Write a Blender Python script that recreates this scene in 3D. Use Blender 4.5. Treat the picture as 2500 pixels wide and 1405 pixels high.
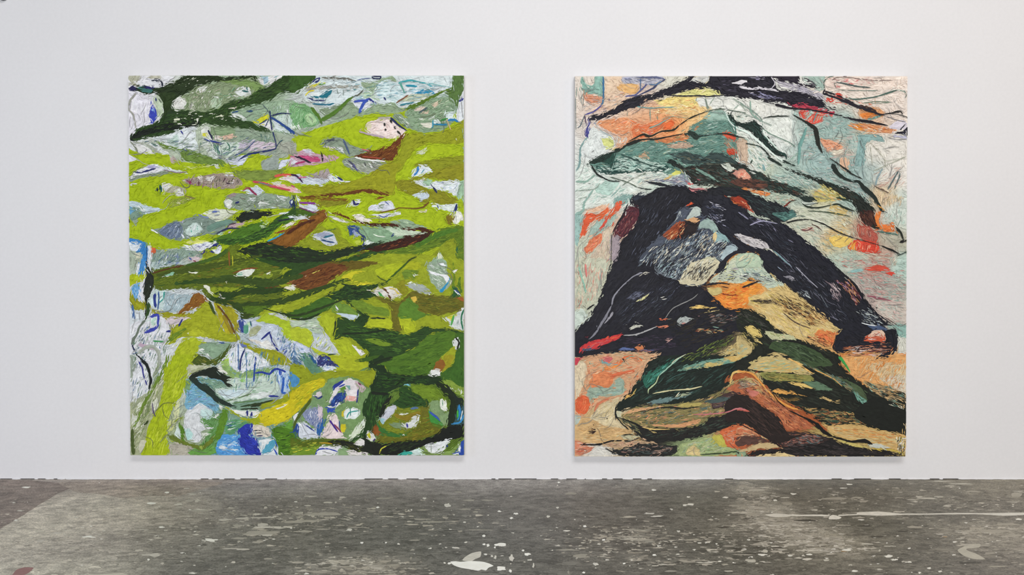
import bpy, math, random
import numpy as np
from mathutils import Vector
from mathutils.geometry import tessellate_polygon

random.seed(7)
rng = np.random.default_rng(7)
for o in list(bpy.data.objects):
    bpy.data.objects.remove(o, do_unlink=True)
sc = bpy.context.scene
COL = sc.collection

# ------------------------------------------------------------------ camera
W, H = 2500.0, 1405.0
FPX = 1944.0                       # focal length in pixels of the 2500 px frame
MM = 0.002953                      # metres per pixel on the wall plane
CAM_D = FPX * MM                   # distance camera - wall
PITCH = math.radians(0.60)
CAM_H = 1.447
cam_data = bpy.data.cameras.new('camera')
cam_data.sensor_width = 36.0
cam_data.lens = 36.0 * FPX / W
cam_data.clip_start = 0.05
cam = bpy.data.objects.new('camera', cam_data)
cam.location = (0, -CAM_D, CAM_H)
cam.rotation_euler = (math.radians(90) - PITCH, 0, 0)
COL.objects.link(cam)
sc.camera = cam

# ------------------------------------------------------------------ world, lights, exposure
vs = sc.view_settings
vs.view_transform = 'Standard'
vs.look = 'None'
vs.gamma = 1.0
vs.use_curve_mapping = False
vs.exposure = 0.0
world = bpy.data.worlds.new('room_ambience')
sc.world = world
world.use_nodes = True
bg = world.node_tree.nodes['Background']
bg.inputs[0].default_value = (0.93, 0.93, 0.97, 1)
bg.inputs[1].default_value = 0.02

def area(name, loc, target, sx, sy, power, col):
    l = bpy.data.lights.new(name, 'AREA')
    l.shape = 'RECTANGLE'
    l.size = sx
    l.size_y = sy
    l.energy = power
    l.color = col
    o = bpy.data.objects.new(name, l)
    o.location = loc
    d = Vector(target) - Vector(loc)
    o.rotation_euler = d.to_track_quat('-Z', 'Y').to_euler()
    COL.objects.link(o)
# added, unseen fills from behind the camera, one high, one broad; a ceiling lamp,
# cool daylight from the left, a warmer lamp to the right
area('high_rear_fill', (1.3, -8.6, 9.4), (0.7, 0.0, 0.6), 8.0, 2.6, 580, (0.98, 0.985, 1.0))
area('broad_rear_fill', (0.5, -10.4, 1.5), (0.4, 0.0, 0.6), 10.0, 2.6, 530, (0.98, 0.985, 1.0))
area('ceiling_lamp', (1.4, -3.2, 5.0), (1.2, 0.0, 1.8), 1.6, 0.8, 14, (1.0, 0.985, 0.965))
area('daylight_window', (-7.5, -5.5, 1.8), (-2.0, 0.0, 0.6), 2.0, 2.4, 90, (0.68, 0.80, 1.0))
area('warm_lamp', (6.5, -4.6, 4.2), (3.0, 0.0, 1.8), 1.2, 1.2, 46, (1.0, 0.76, 0.54))

# ------------------------------------------------------------------ helpers
cp, sp = math.cos(PITCH), math.sin(PITCH)
def ray(px, py):
    cx, cy = (np.asarray(px, float) - W / 2) / FPX, (H / 2 - np.asarray(py, float)) / FPX
    # camera axes: right (1,0,0), up (0,sp,cp), forward (0,cp,-sp)
    return cx, cp + cy * sp, -sp + cy * cp
def on_wall(px, py, y):
    dx, dy, dz = ray(px, py)
    t = (y + CAM_D) / dy
    return dx * t, CAM_H + dz * t
def on_floor(px, py, z=0.0):
    dx, dy, dz = ray(px, py)
    t = (z - CAM_H) / dz
    return dx * t, -CAM_D + dy * t
def lin(hexs):
    c = np.array([int(hexs[i:i + 2], 16) / 255.0 for i in (0, 2, 4)])
    return np.where(c <= 0.04045, c / 12.92, ((c + 0.055) / 1.055) ** 2.4)
GAIN = 1.12
def paint(hexs):
    return np.clip(lin(hexs) * GAIN, 0, 0.95)

def mesh_obj(name, verts, faces, mat, parent=None, cols=None, origin=(0, 0, 0), smooth=False):
    me = bpy.data.meshes.new(name)
    v = np.asarray(verts, float) - np.asarray(origin, float)
    me.from_pydata(v.tolist(), [], faces)
    me.update()
    if cols is not None:
        a = me.color_attributes.new('Col', 'FLOAT_COLOR', 'POINT')
        c = np.ones((len(verts), 4), np.float32)
        c[:, :3] = cols
        a.data.foreach_set('color', c.ravel())
    if smooth:
        me.polygons.foreach_set('use_smooth', [True] * len(me.polygons))
    me.materials.append(mat)
    o = bpy.data.objects.new(name, me)
    COL.objects.link(o)
    if parent is not None:
        o.parent = parent
    return o
def tag(o, label=None, cat=None, group=None, kind=None):
    if label: o['label'] = label
    if cat: o['category'] = cat
    if group: o['group'] = group
    if kind: o['kind'] = kind
    return o

# ------------------------------------------------------------------ materials
def new_mat(name):
    m = bpy.data.materials.new(name)
    m.use_nodes = True
    nt = m.node_tree
    b = nt.nodes['Principled BSDF']
    return m, nt, b
def noise(nt, scale, detail=4.0, rough=0.55, stretch=(1, 1, 1)):
    tc = nt.nodes.new('ShaderNodeTexCoord')
    mp = nt.nodes.new('ShaderNodeMapping')
    mp.inputs['Scale'].default_value = stretch
    n = nt.nodes.new('ShaderNodeTexNoise')
    n.inputs['Scale'].default_value = scale
    n.inputs['Detail'].default_value = detail
    n.inputs['Roughness'].default_value = rough
    nt.links.new(tc.outputs['Object'], mp.inputs['Vector'])
    nt.links.new(mp.outputs['Vector'], n.inputs['Vector'])
    return n
def remap(nt, src, lo, hi, f0=0.3, f1=0.7):
    r = nt.nodes.new('ShaderNodeMapRange')
    r.inputs['From Min'].default_value = f0
    r.inputs['From Max'].default_value = f1
    r.inputs['To Min'].default_value = lo
    r.inputs['To Max'].default_value = hi
    nt.links.new(src, r.inputs['Value'])
    return r.outputs['Result']
def vmul(nt, col, fac):
    v = nt.nodes.new('ShaderNodeVectorMath')
    v.operation = 'SCALE'
    nt.links.new(col, v.inputs[0])
    nt.links.new(fac, v.inputs['Scale'])
    return v.outputs['Vector']
def mul(nt, a, b):
    n = nt.nodes.new('ShaderNodeMath')
    n.operation = 'MULTIPLY'
    nt.links.new(a, n.inputs[0])
    nt.links.new(b, n.inputs[1])
    return n.outputs[0]
def bump(nt, b, src, strength, dist):
    n = nt.nodes.new('ShaderNodeBump')
    n.inputs['Strength'].default_value = strength
    n.inputs['Distance'].default_value = dist
    nt.links.new(src, n.inputs['Height'])
    nt.links.new(n.outputs['Normal'], b.inputs['Normal'])

def paint_material(name, amp, rough, bscale):
    m, nt, b = new_mat(name)
    at = nt.nodes.new('ShaderNodeVertexColor')
    at.layer_name = 'Col'
    n1 = noise(nt, 60, 3, 0.6, (0.55, 1, 1.0))
    n2 = noise(nt, 14, 4, 0.6, (1, 1, 1.6))
    f = mul(nt, remap(nt, n1.outputs['Fac'], 1 - amp, 1 + amp), remap(nt, n2.outputs['Fac'], 1 - amp * .7, 1 + amp * .7))
    nt.links.new(vmul(nt, at.outputs['Color'], f), b.inputs['Base Color'])
    b.inputs['Roughness'].default_value = rough
    b.inputs['Specular IOR Level'].default_value = 0.22
    bump(nt, b, n1.outputs['Fac'], 0.25, bscale)
    return m
M_OIL = paint_material('oil_paint', 0.13, 0.62, 0.002)
M_GROUND = paint_material('painted_canvas_ground', 0.10, 0.75, 0.002)
M_DRIED = paint_material('dried_floor_paint', 0.10, 0.6, 0.002)

M_CANVAS, nt, b = new_mat('raw_canvas_edge')
b.inputs['Base Color'].default_value = (0.72, 0.71, 0.69, 1)
b.inputs['Roughness'].default_value = 0.9
n = noise(nt, 400, 2)
bump(nt, b, n.outputs['Fac'], 0.3, 0.001)

M_WALL, nt, b = new_mat('white_wall_paint')
n1 = noise(nt, 1.1, 4, 0.5)
n2 = noise(nt, 45, 3, 0.6)
rgb = nt.nodes.new('ShaderNodeRGB')
rgb.outputs[0].default_value = (0.815, 0.805, 0.81, 1)
f = mul(nt, remap(nt, n1.outputs['Fac'], 0.985, 1.012), remap(nt, n2.outputs['Fac'], 0.982, 1.014))
nt.links.new(vmul(nt, rgb.outputs[0], f), b.inputs['Base Color'])
b.inputs['Roughness'].default_value = 0.85
b.inputs['Specular IOR Level'].default_value = 0.2
bump(nt, b, n2.outputs['Fac'], 0.12, 0.003)

M_FLOOR, nt, b = new_mat('worn_concrete')
at = nt.nodes.new('ShaderNodeVertexColor')
at.layer_name = 'Col'
n1 = noise(nt, 3.2, 6, 0.65)
n2 = noise(nt, 17, 5, 0.7, (0.7, 1, 1))
n3 = noise(nt, 95, 3, 0.7)
f = mul(nt, remap(nt, n1.outputs['Fac'], 0.72, 1.28), mul(nt, remap(nt, n2.outputs['Fac'], 0.52, 1.48), remap(nt, n3.outputs['Fac'], 0.55, 1.45)))
mixc = nt.nodes.new('ShaderNodeMixRGB')
mixc.inputs['Color2'].default_value = (0.40, 0.375, 0.325, 1)
n4 = noise(nt, 9, 8, 0.75, (0.6, 1, 1))
nt.links.new(remap(nt, n4.outputs['Fac'], 0.0, 0.55, 0.60, 0.68), mixc.inputs['Fac'])
nt.links.new(vmul(nt, at.outputs['Color'], f), mixc.inputs['Color1'])
nt.links.new(mixc.outputs[0], b.inputs['Base Color'])
b.inputs['Roughness'].default_value = 0.6
b.inputs['Specular IOR Level'].default_value = 0.3
bump(nt, b, n2.outputs['Fac'], 0.25, 0.004)

M_DARK, nt, b = new_mat('dark_gap')
b.inputs['Base Color'].default_value = (0.03, 0.028, 0.025, 1)
b.inputs['Roughness'].default_value = 0.9
M_GREY, nt, b = new_mat('grey_metal')
b.inputs['Base Color'].default_value = (0.12, 0.12, 0.13, 1)
b.inputs['Roughness'].default_value = 0.5
n = noise(nt, 80)
bump(nt, b, n.outputs['Fac'], 0.05, 0.001)

def box(x0, x1, y0, y1, z0, z1):
    v = [(x, y, z) for x in (x0, x1) for y in (y0, y1) for z in (z0, z1)]
    f = [(0, 1, 3, 2), (4, 6, 7, 5), (0, 4, 5, 1), (2, 3, 7, 6), (0, 2, 6, 4), (1, 5, 7, 3)]
    return v, f

# ------------------------------------------------------------------ room shell
GAP = 0.0045
v, f = box(-8.5, 8.5, 0.0, 0.16, GAP, 7.2)
wall = tag(mesh_obj('wall_back', v, f, M_WALL), kind='structure')
v, f = box(-8.5, 8.5, 0.02, 0.16, 0.0, GAP)
mesh_obj('wall_foot_recess', v, f, M_DARK, wall)
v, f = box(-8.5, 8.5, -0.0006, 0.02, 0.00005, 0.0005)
mesh_obj('gap_shade', v, f, M_DARK, wall)  # near-black plate stands in for the shade inside the gap
# white filler along the foot of the wall, left open where the photograph shows dark slits
def filler(x0, x1):
    nseg = max(2, int((x1 - x0) / 0.018))
    xs = np.linspace(x0, x1, nseg + 1)
    V, F = [], []
    for i, x in enumerate(xs):
        wob = 0.5 + 0.5 * math.sin(x * 9.1 + 1.3 * math.sin(x * 3.7)) * math.sin(x * 23.0)
        e = -0.0015 - ((0.007 * wob + 0.009 * rng.random() ** 3) if 0 < i < nseg else 0)
        h = GAP + 0.001 + 0.004 * rng.random()
        V += [(x, -0.0005, h), (x, e, 0.0006), (x, 0.03, 0.0006), (x, 0.03, h)]
        if i:
            a = 4 * (i - 1)
            for k in range(4):
                F.append((a + k, a + (k + 1) % 4, a + 4 + (k + 1) % 4, a + 4 + k))
    F += [(0, 3, 2, 1), tuple(4 * nseg + k for k in range(4))]
    return V, F
slits = []
for s0, s1 in [(0, 160), (490, 700), (890, 1060), (1200, 1310), (1345, 1430), (1470, 1520), (1545, 1600), (1770, 1795), (2030, 2055), (2085, 2130), (2170, 2215), (2270, 2340)]:
    p = s0
    while p < s1:
        w_ = rng.uniform(9, 42)
        slits.append((p, min(p + w_, s1)))
        p += w_ + rng.uniform(4, 22)
edges = [-1500] + [e for s in slits for e in s] + [4000]
for i in range(0, len(edges), 2):
    x0 = float(on_wall(edges[i], 1170, 0)[0])
    x1 = float(on_wall(edges[i + 1], 1170, 0)[0])
    if x1 - x0 > 0.02:
        v, f = filler(max(x0, -8.4), min(x1, 8.4))
        mesh_obj('filler_bead', v, f, M_WALL, wall)

# floor with its stain map (colour blobs given at photograph pixels on the floor)
FB = '''
756a62 0.5 30,1220
9a9288 0.35 40,1182
8f8478 0.45 350,1195
b4ad9e 0.35 120,1240
b3ad9e 0.35 230,1215
aea697 0.3 300,1260
b0a99a 0.3 60,1310
9c968a 0.3 120,1370
968f84 0.3 200,1330
b5b0a0 0.3 140,1400
8a8378 0.3 420,1260
938b80 0.3 460,1215
7d786e 0.3 380,1320
6f6c64 0.35 480,1350
85807a 0.3 560,1195
8f8a84 0.3 700,1183
706b64 0.35 640,1240
6a675f 0.35 700,1300
66645d 0.4 620,1380
8a857e 0.35 930,1185
6e6a64 0.4 900,1230
63625c 0.4 980,1280
605f59 0.4 1050,1330
8c877c 0.2 890,1385
86827c 0.3 1180,1185
6a6761 0.4 1250,1230
62605b 0.4 1280,1300
5f5e58 0.4 1250,1370
7d7973 0.3 1420,1185
66635d 0.4 1450,1240
625f58 0.4 1500,1290
68655e 0.3 1560,1340
615f58 0.4 1420,1390
7d7a72 0.3 1640,1185
66645b 0.35 1700,1220
9a9688 0.13 1830,1195
a09b8d 0.16 1850,1240
68655b 0.35 1740,1290
57554c 0.3 1850,1340
5f5d54 0.35 1700,1370
6a665a 0.4 2000,1200
676358 0.4 2150,1195
9a9486 0.25 1930,1295
8c8676 0.25 2030,1330
5c5a4f 0.3 2130,1290
6a665b 0.3 2050,1380
726e62 0.4 2300,1210
6a675d 0.4 2230,1240
7a7466 0.35 2420,1200
6c685d 0.35 2250,1320
5f5d54 0.35 2280,1370
8e887a 0.25 2430,1305
8a8478 0.25 2460,1340
756f66 0.3 2440,1390
6f6a60 0.4 2480,1240
'''
fb = []
for ln in FB.strip().splitlines():
    c, r, p = ln.split()
    x, y = map(float, p.split(','))
    gx, gy = on_floor(x, y)
    fb.append((float(gx), float(gy), float(r), lin(c)))
def floor_col(X, Y):
    num = np.zeros(X.shape + (3,)); den = np.zeros(X.shape)
    for gx, gy, r, c in fb:
        w = np.exp(-(((X - gx) / r) ** 2 + ((Y - gy) / (r * 0.8)) ** 2)) + 1e-9 / (0.01 + (X - gx) ** 2 + (Y - gy) ** 2)
        num += w[..., None] * c; den += w
    return num / den[..., None]
xs = np.concatenate([[-8.5, -6.5, -5.0], np.linspace(-4.3, 4.3, 260), [5.0, 6.5, 8.5]])
ys = np.concatenate([[-8.5, -6.0, -4.0, -3.0], np.linspace(-2.3, 0.0, 90), [0.16]])
X, Y = np.meshgrid(xs, ys)
cols = floor_col(X, Y).reshape(-1, 3) * 1.46
nx = len(xs)
F = [(j * nx + i, j * nx + i + 1, (j + 1) * nx + i + 1, (j + 1) * nx + i) for j in range(len(ys) - 1) for i in range(nx - 1)]
V = np.stack([X.ravel(), Y.ravel(), np.zeros(X.size)], 1)
floor = tag(mesh_obj('floor', V, F, M_FLOOR, cols=cols), kind='structure')

def flat_patch(pts, z, col, name, mat=M_DRIED, ragged=0.0):
    """irregular thin flat patch on the floor, outline given at photograph pixels"""
    p = np.array(pts, float)
    q = smooth_closed(p, 3)
    if ragged:
        q = q + rng.normal(0, ragged, q.shape) * [1.6, 0.5]
    q[:, 1] = np.maximum(q[:, 1], 1172.5)
    gx, gy = on_floor(q[:, 0], q[:, 1])
    gy = np.minimum(gy, -0.004)
    n_ = len(q)
    V = [(x, y, z) for x, y in zip(gx, gy)] + [(x, y, 0.0001) for x, y in zip(gx, gy)]
    F = [tuple(t) for t in tri_poly([(x, y) for x, y in zip(gx, gy)])]
    F += [(i, i + n_, (i + 1) % n_ + n_, (i + 1) % n_) for i in range(n_)]
    c = np.tile(np.asarray(col), (len(V), 1))
    return V, F, c

def smooth_closed(p, k):
    n_ = len(p)
    out = []
    for i in range(n_):
        a, b_, c, d = p[i - 1], p[i], p[(i + 1) % n_], p[(i + 2) % n_]
        L = np.hypot(*(c - b_))
        m = k if k else max(1, int(L / 6.0))
        for t in np.arange(m) / m:
            out.append(cr(a, b_, c, d, t))
    return np.array(out)
def cr(a, b_, c, d, t):
    s = 0.38
    m0, m1 = (c - a) * s, (d - b_) * s
    t2, t3 = t * t, t * t * t
    return (2 * t3 - 3 * t2 + 1) * b_ + (t3 - 2 * t2 + t) * m0 + (-2 * t3 + 3 * t2) * c + (t3 - t2) * m1
def tri_poly(p2):
    return tessellate_polygon([[Vector((x, y, 0)) for x, y in p2]])

SPLATS = '''
@ 830 1080
P f0f0e8 800,872 840,868 880,872 960,866 1040,872 1085,885 1115,900 1090,910 1075,918 1060,934 1030,928 1000,936 940,925 880,915 830,898
P c9c6ba 890,860 905,840 950,812 985,802 1025,798 1020,835 985,850 960,865 920,866
E f0efe6 1165,747,95,26 1172,920,68,30 1360,818,46,22 1238,938,22,18 1058,818,20,11 1045,682,22,13 1047,745,22,13 1077,752,22,18 160,733,28,13 335,733,17,9 275,476,21,9 1158,505,25,11 1278,522,34,13 1245,554,27,11 1778,612,25,12 1590,294,16,8 2280,350,30,11 1770,950,20,12 2065,884,22,9 2285,822,25,11 1915,712,20,9 1330,790,20,12 1125,768,14,12 795,884,20,12 1300,868,0.1,0.1
E d0cdc2 915,730,20,9 425,742,22,11 1645,646,44,9 1580,478,20,12 1512,543,22,13 1860,888,40,20 2460,650,25,13 2440,765,20,8 2410,490,20,10 70,640,42,18 520,495,13,8 500,497,13,7 680,432,8,6 615,410,22,13 1245,845,32,44 1105,832,18,16 1130,840,14,26 840,770,50,10 1380,858,40,10 1405,900,10,34 1580,316,12,6 780,460,46,24 760,880,14,10 2300,540,80,10 2250,520,70,8 1706,565,10,6 2120,858,16,8
E 989488 1680,375,90,15 1080,425,80,12 940,425,80,15 920,490,80,13 985,510,40,12 680,580,230,11 600,562,140,14 1005,640,165,6 115,622,130,8 600,668,60,6 230,500,58,14 1650,785,160,12 2230,640,50,12 2140,640,140,11 2180,715,120,9 2250,725,70,13 2160,690,100,9 330,408,120,13 540,714,70,8 600,495,80,9 150,350,26,9 860,365,60,10 1740,830,90,30 1660,950,14,30 700,680,16,8 515,845,14,24 2210,400,120,8 2400,940,90,12
@ 0 1080
E e0ded2 1215,368,36,11 1100,446,54,13 1535,714,96,20 640,690,96,13 1400,954,48,9 1170,620,42,11 2150,435,22,7 1080,856,18,12 190,330,54,9
E b8b3a6 1395,380,58,9 1355,338,42,7 2260,395,96,9 2490,403,48,11 2235,463,48,9 1640,565,80,14 1900,550,150,7 1760,556,90,9 1980,548,30,9 1915,600,76,20 415,664,86,13 290,720,66,13 550,550,34,8 130,793,58,11 145,500,56,8 1680,775,120,9 1760,780,110,13 1180,884,28,11 2380,440,60,10 2440,440,12,10 1930,478,26,14
E a29d90 2350,522,240,30 2170,520,58,17 2150,580,190,22 2250,575,150,14 1900,660,240,28 1820,668,120,13 2350,635,86,8 2220,650,105,15 360,450,76,11 1740,700,100,14 1870,730,80,14 1450,500,120,12 840,780,90,9 1730,610,70,24 1950,850,60,9
P 8f6a66 95,960 120,930 180,912 245,915 220,940 180,967 90,967
@ 1660 1080
P d6d1c3 620,528 700,520 785,527 800,540 700,546 650,540
P e2ddcf 790,527 880,530 1000,528 1080,532 1080,540 900,538 800,536
P e2ddcf 1085,545 1112,530 1172,548 1155,560 1085,562
P ddd8ca 1160,530 1280,524 1290,512 1370,508 1450,506 1540,514 1610,522 1610,530 1430,536 1300,530 1160,538
P d6d2c5 1610,521 1800,521 2000,516 2200,518 2510,514 2510,530 2350,536 2180,526 2000,526 1800,528 1610,529
P b5b0a0 2018,790 2050,766 2110,745 2180,742 2175,766 2085,776 2090,790 2150,812 2218,852 2130,850 2060,826
E e2dfd2 1230,308,48,8 1190,336,58,7 825,378,48,13 690,425,29,11 330,403,39,12 600,820,60,11 60,400,25,9 35,460,29,12 80,455,48,14 940,818,38,11 1520,832,56,15 1555,856,38,10 1670,874,28,9 1810,918,28,9 1890,942,28,9 1740,952,18,11 1270,938,38,13 290,868,22,7 140,735,28,7 2460,563,42,12 1320,566,38,7 1998,727,28,7 800,828,28,7 500,712,26,8 1215,785,80,15 265,742,16,7
E bcb7a8 760,404,68,6 1190,443,38,6 1690,420,76,6 1790,410,150,10 1740,398,60,9 1880,400,70,8 1945,465,58,12 1105,492,38,7 980,495,48,9 620,795,36,22 520,865,76,22 1060,860,38,13 1525,758,86,6 1920,686,38,6 2050,305,150,8 1900,285,150,7 1960,320,60,6 270,360,46,8 560,350,120,12 620,330,60,7 810,490,22,8 560,885,20,9 1360,742,90,9 1240,895,30,9 350,940,60,8 1450,790,14,16
E a39d8e 775,447,95,20 1110,412,180,18 1290,404,70,9 1700,618,115,15 2370,598,140,14 2130,360,120,9 100,712,150,14 170,695,50,11 470,470,50,15 520,525,90,17 600,570,120,14 720,590,100,13 820,630,60,11 2280,650,190,26 2420,680,110,20 2440,385,80,26 1330,430,70,14 880,700,120,22 950,740,80,14 1040,745,70,9 1140,690,90,9 1180,605,120,7 450,320,70,14 550,375,90,10 2300,905,130,8 2480,890,40,10 1000,800,110,16 330,890,50,8 440,600,60,9 680,555,100,9
E 4d4a42 900,570,150,12 1340,610,120,9 1430,690,120,8 400,780,150,10 700,770,120,9 300,620,120,8 480,560,60,7 1620,650,60,10 2100,880,160,10 550,770,90,7
E 8a6f4a 1190,795,40,5 1925,690,30,4
'''
ox, oy, k = 0, 0, 1.0
splat_list = []
for ln in SPLATS.strip().splitlines():
    t = ln.split()
    if t[0] == '@':
        ox, oy, k = float(t[1]), float(t[2]), 0.336
        continue
    col = t[1]
    if t[0] == 'P':
        pts = [(ox + float(a.split(',')[0]) * k, oy + float(a.split(',')[1]) * k) for a in t[2:]]
        splat_list.append((col, pts, 0.12))
    else:
        for a in t[2:]:
            x, y, w, h = map(float, a.split(','))
            m = 11
            pts = []
            for i in range(m):
                an = 2 * math.pi * i / m
                r = 1 + rng.normal(0, 0.2)
                pts.append((ox + (x + math.cos(an) * w / 2 * r) * k, oy + (y + math.sin(an) * h / 2 * r) * k))
            splat_list.append((col, pts, 0.15))
splat_list.sort(key=lambda s: -np.ptp([p[0] for p in s[1]]))
for i, (col, pts, rg) in enumerate(splat_list):
    soft = col in ('stain', 'scr')
    V, F, c = flat_patch(pts, 0.0006 + 0.00004 * i / 10, lin(col) * 1.25, 'x', ragged=rg)
    tag(mesh_obj('paint_splash', V, F, M_DRIED, floor, cols=c))
# two darker floor patches with straight cut edges
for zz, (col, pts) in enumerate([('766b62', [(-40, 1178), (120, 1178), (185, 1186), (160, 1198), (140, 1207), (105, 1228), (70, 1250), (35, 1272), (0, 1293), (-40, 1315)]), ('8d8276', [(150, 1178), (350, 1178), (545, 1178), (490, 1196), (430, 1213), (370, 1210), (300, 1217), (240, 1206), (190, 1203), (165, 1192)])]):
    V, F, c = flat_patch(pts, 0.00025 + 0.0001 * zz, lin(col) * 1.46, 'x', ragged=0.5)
    mesh_obj('dark_floor_patch', V, F, M_FLOOR, floor, cols=c)
# countless tiny flecks and scuffs
V, F, C = [], [], []
CLUSTERS = [(1812, 1185, 22, 6, 60), (1845, 1200, 34, 7, 120), (1850, 1222, 22, 9, 110), (1838, 1250, 26, 10, 150), (1865, 1272, 40, 9, 170),
            (1915, 1292, 55, 11, 220), (1965, 1318, 60, 13, 240), (2020, 1340, 70, 11, 170), (1540, 1298, 60, 14, 120), (1575, 1318, 45, 8, 70),
            (640, 1268, 120, 16, 170), (760, 1252, 110, 14, 150), (890, 1385, 70, 14, 260), (2430, 1300, 70, 14, 200), (2390, 1230, 90, 12, 90),
            (560, 1300, 120, 20, 120), (1010, 1275, 110, 12, 90), (2060, 1250, 120, 14, 90), (2110, 1215, 110, 10, 90), (1620, 1360, 90, 20, 120),
            (470, 1225, 60, 10, 90), (1480, 1330, 70, 16, 80), (1770, 1320, 90, 20, 110), (2330, 1190, 120, 8, 80), (300, 1310, 120, 25, 90)]
spots = [(px_, py_, True) for cx_, cy_, sx_, sy_, n_ in CLUSTERS for px_, py_ in zip(rng.normal(cx_, sx_, n_), rng.normal(cy_, sy_, n_))]
spots += [(x_, y_, False) for x_, y_ in zip(rng.uniform(-60, 2560, 7000), 1176 + 231 * rng.random(7000) ** 0.85)]
sg = on_floor(np.array([s_[0] for s_ in spots]), np.maximum(1150, np.array([s_[1] for s_ in spots])))
sloc = floor_col(sg[0], sg[1])
for i, (px, py, worn) in enumerate(spots):
    if py < 1176 or py > 1412 or (px < 420 and not worn and rng.random() < 0.5):
        continue
    near = 0.45 + (py - 1170) / 230
    loc = sloc[i]
    if not worn and rng.random() < 0.05:
        s_ = rng.lognormal(0.0, 0.4) * near * 1.7
        w, h = s_ * rng.uniform(0.9, 1.9), s_ * rng.uniform(0.4, 0.6)
        c = lin(random.choice(['d8d5ca', 'c4c0b4', 'e2dfd4', 'b4afa2'])) * 1.25
    else:
        s_ = rng.lognormal(0.0, 0.5) * near * (1.5 if worn else 1.25)
        w, h = s_ * rng.uniform(1.2, 5.0), s_ * rng.uniform(0.3, 0.8)
        if worn:
            c = lin(random.choice(['a8a294', 'b0aa9c', '9d978a', 'b8b3a6', '958f82'])) * 1.25 * rng.uniform(0.9, 1.3)
        else:
            c = loc * 1.46 * (rng.uniform(1.08, 1.5) if rng.random() < 0.55 else rng.uniform(0.62, 0.9))
    m = 9
    r = np.clip(1 + rng.normal(0, 0.38, m), 0.25, 2)
    an = 2 * math.pi * np.arange(m) / m
    a = np.stack([px + np.cos(an) * w * r, np.maximum(1173.5, py + np.sin(an) * h * r)], 1)
    gx, gy = on_floor(a[:, 0], a[:, 1])
    n0 = len(V)
    V += [(x, min(y, -0.003), 0.0004 + 2e-8 * i) for x, y in zip(gx, gy)]
    F.append(tuple(range(n0, n0 + m))[::-1])
    C += [c] * m
tag(mesh_obj('paint_flecks', V, F, M_DRIED, floor, cols=np.array(C)), kind='stuff')

# ------------------------------------------------------------------ paintings
def inside(poly, pts):
    x, y = pts[:, 0], pts[:, 1]
    r = np.zeros(len(pts), bool)
    a = poly
    b_ = np.roll(poly, -1, 0)
    for (x0, y0), (x1, y1) in zip(a, b_):
        if y0 == y1:
            continue
        c = ((y0 > y) != (y1 > y)) & (x < (x1 - x0) * (y - y0) / (y1 - y0) + x0)
        r ^= c
    return r
def parea(p):
    x, y = p[:, 0], p[:, 1]
    return abs(np.dot(x, np.roll(y, -1)) - np.dot(y, np.roll(x, -1))) / 2

class Paint:
    """2D paint marks in photograph pixels, collected as triangles with colours"""
    def __init__(s):
        s.v, s.f, s.c, s.z = [], [], [], []
    def add(s, v, f, c, z):
        n0 = len(s.v)
        s.v += [tuple(a) for a in v]
        s.f += [tuple(n0 + i for i in t) for t in f]
        s.c += [tuple(a) for a in c]
        s.z += list(np.broadcast_to(z, (len(v),)))

def ribbon(pm, pts, wid, c0, c1, lanes, jit, z, edge=0.5):
    """brush stroke as a ribbon with bristle lanes"""
    pts = np.array(pts, float)
    if len(pts) == 1:
        pts = np.vstack([pts, pts + [3, 0]])
    P = np.vstack([2 * pts[0] - pts[1], pts, 2 * pts[-1] - pts[-2]])
    line, u = [], []
    m = len(pts) - 1
    for i in range(m):
        L = np.hypot(*(pts[i + 1] - pts[i]))
        k_ = int(min(14, max(3, L / 5.0)))
        for t in np.arange(k_) / k_:
            line.append(cr(P[i], P[i + 1], P[i + 2], P[i + 3], t))
            u.append((i + t) / m)
    line.append(pts[-1]); u.append(1.0)
    line, u = np.array(line), np.array(u)
    tg = np.gradient(line, axis=0)
    tg /= np.maximum(np.hypot(tg[:, 0], tg[:, 1]), 1e-6)[:, None]
    nr = np.stack([-tg[:, 1], tg[:, 0]], 1)
    w = np.interp(u, np.linspace(0, 1, len(wid)), wid) / 2 if len(wid) > 1 else np.full(len(u), wid[0] / 2)
    tip = np.minimum(1, np.minimum(u, 1 - u) * len(u) / 1.6 + 0.35)
    w = w * tip
    n_ = len(u)
    V, C = [], []
    lj = rng.normal(0, jit, lanes + 1)
    for j in range(lanes + 1):
        s_ = 2 * j / lanes - 1
        off = w * s_
        if j in (0, lanes):
            off = off + rng.normal(0, edge, n_) * np.sign(s_) * np.minimum(1, w / 3)
        V.append(line + nr * off[:, None])
        k_ = (1 + lj[j] + rng.normal(0, jit * .35, n_))[:, None]
        C.append((c0[None] * (1 - u[:, None]) + c1[None] * u[:, None]) * k_)
    V, C = np.concatenate(V), np.clip(np.concatenate(C), 0, 0.95)
    F = [(j * n_ + i, j * n_ + i + 1, (j + 1) * n_ + i + 1, (j + 1) * n_ + i) for j in range(lanes) for i in range(n_ - 1)]
    pm.add(V, F, C, z)
    return V

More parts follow.
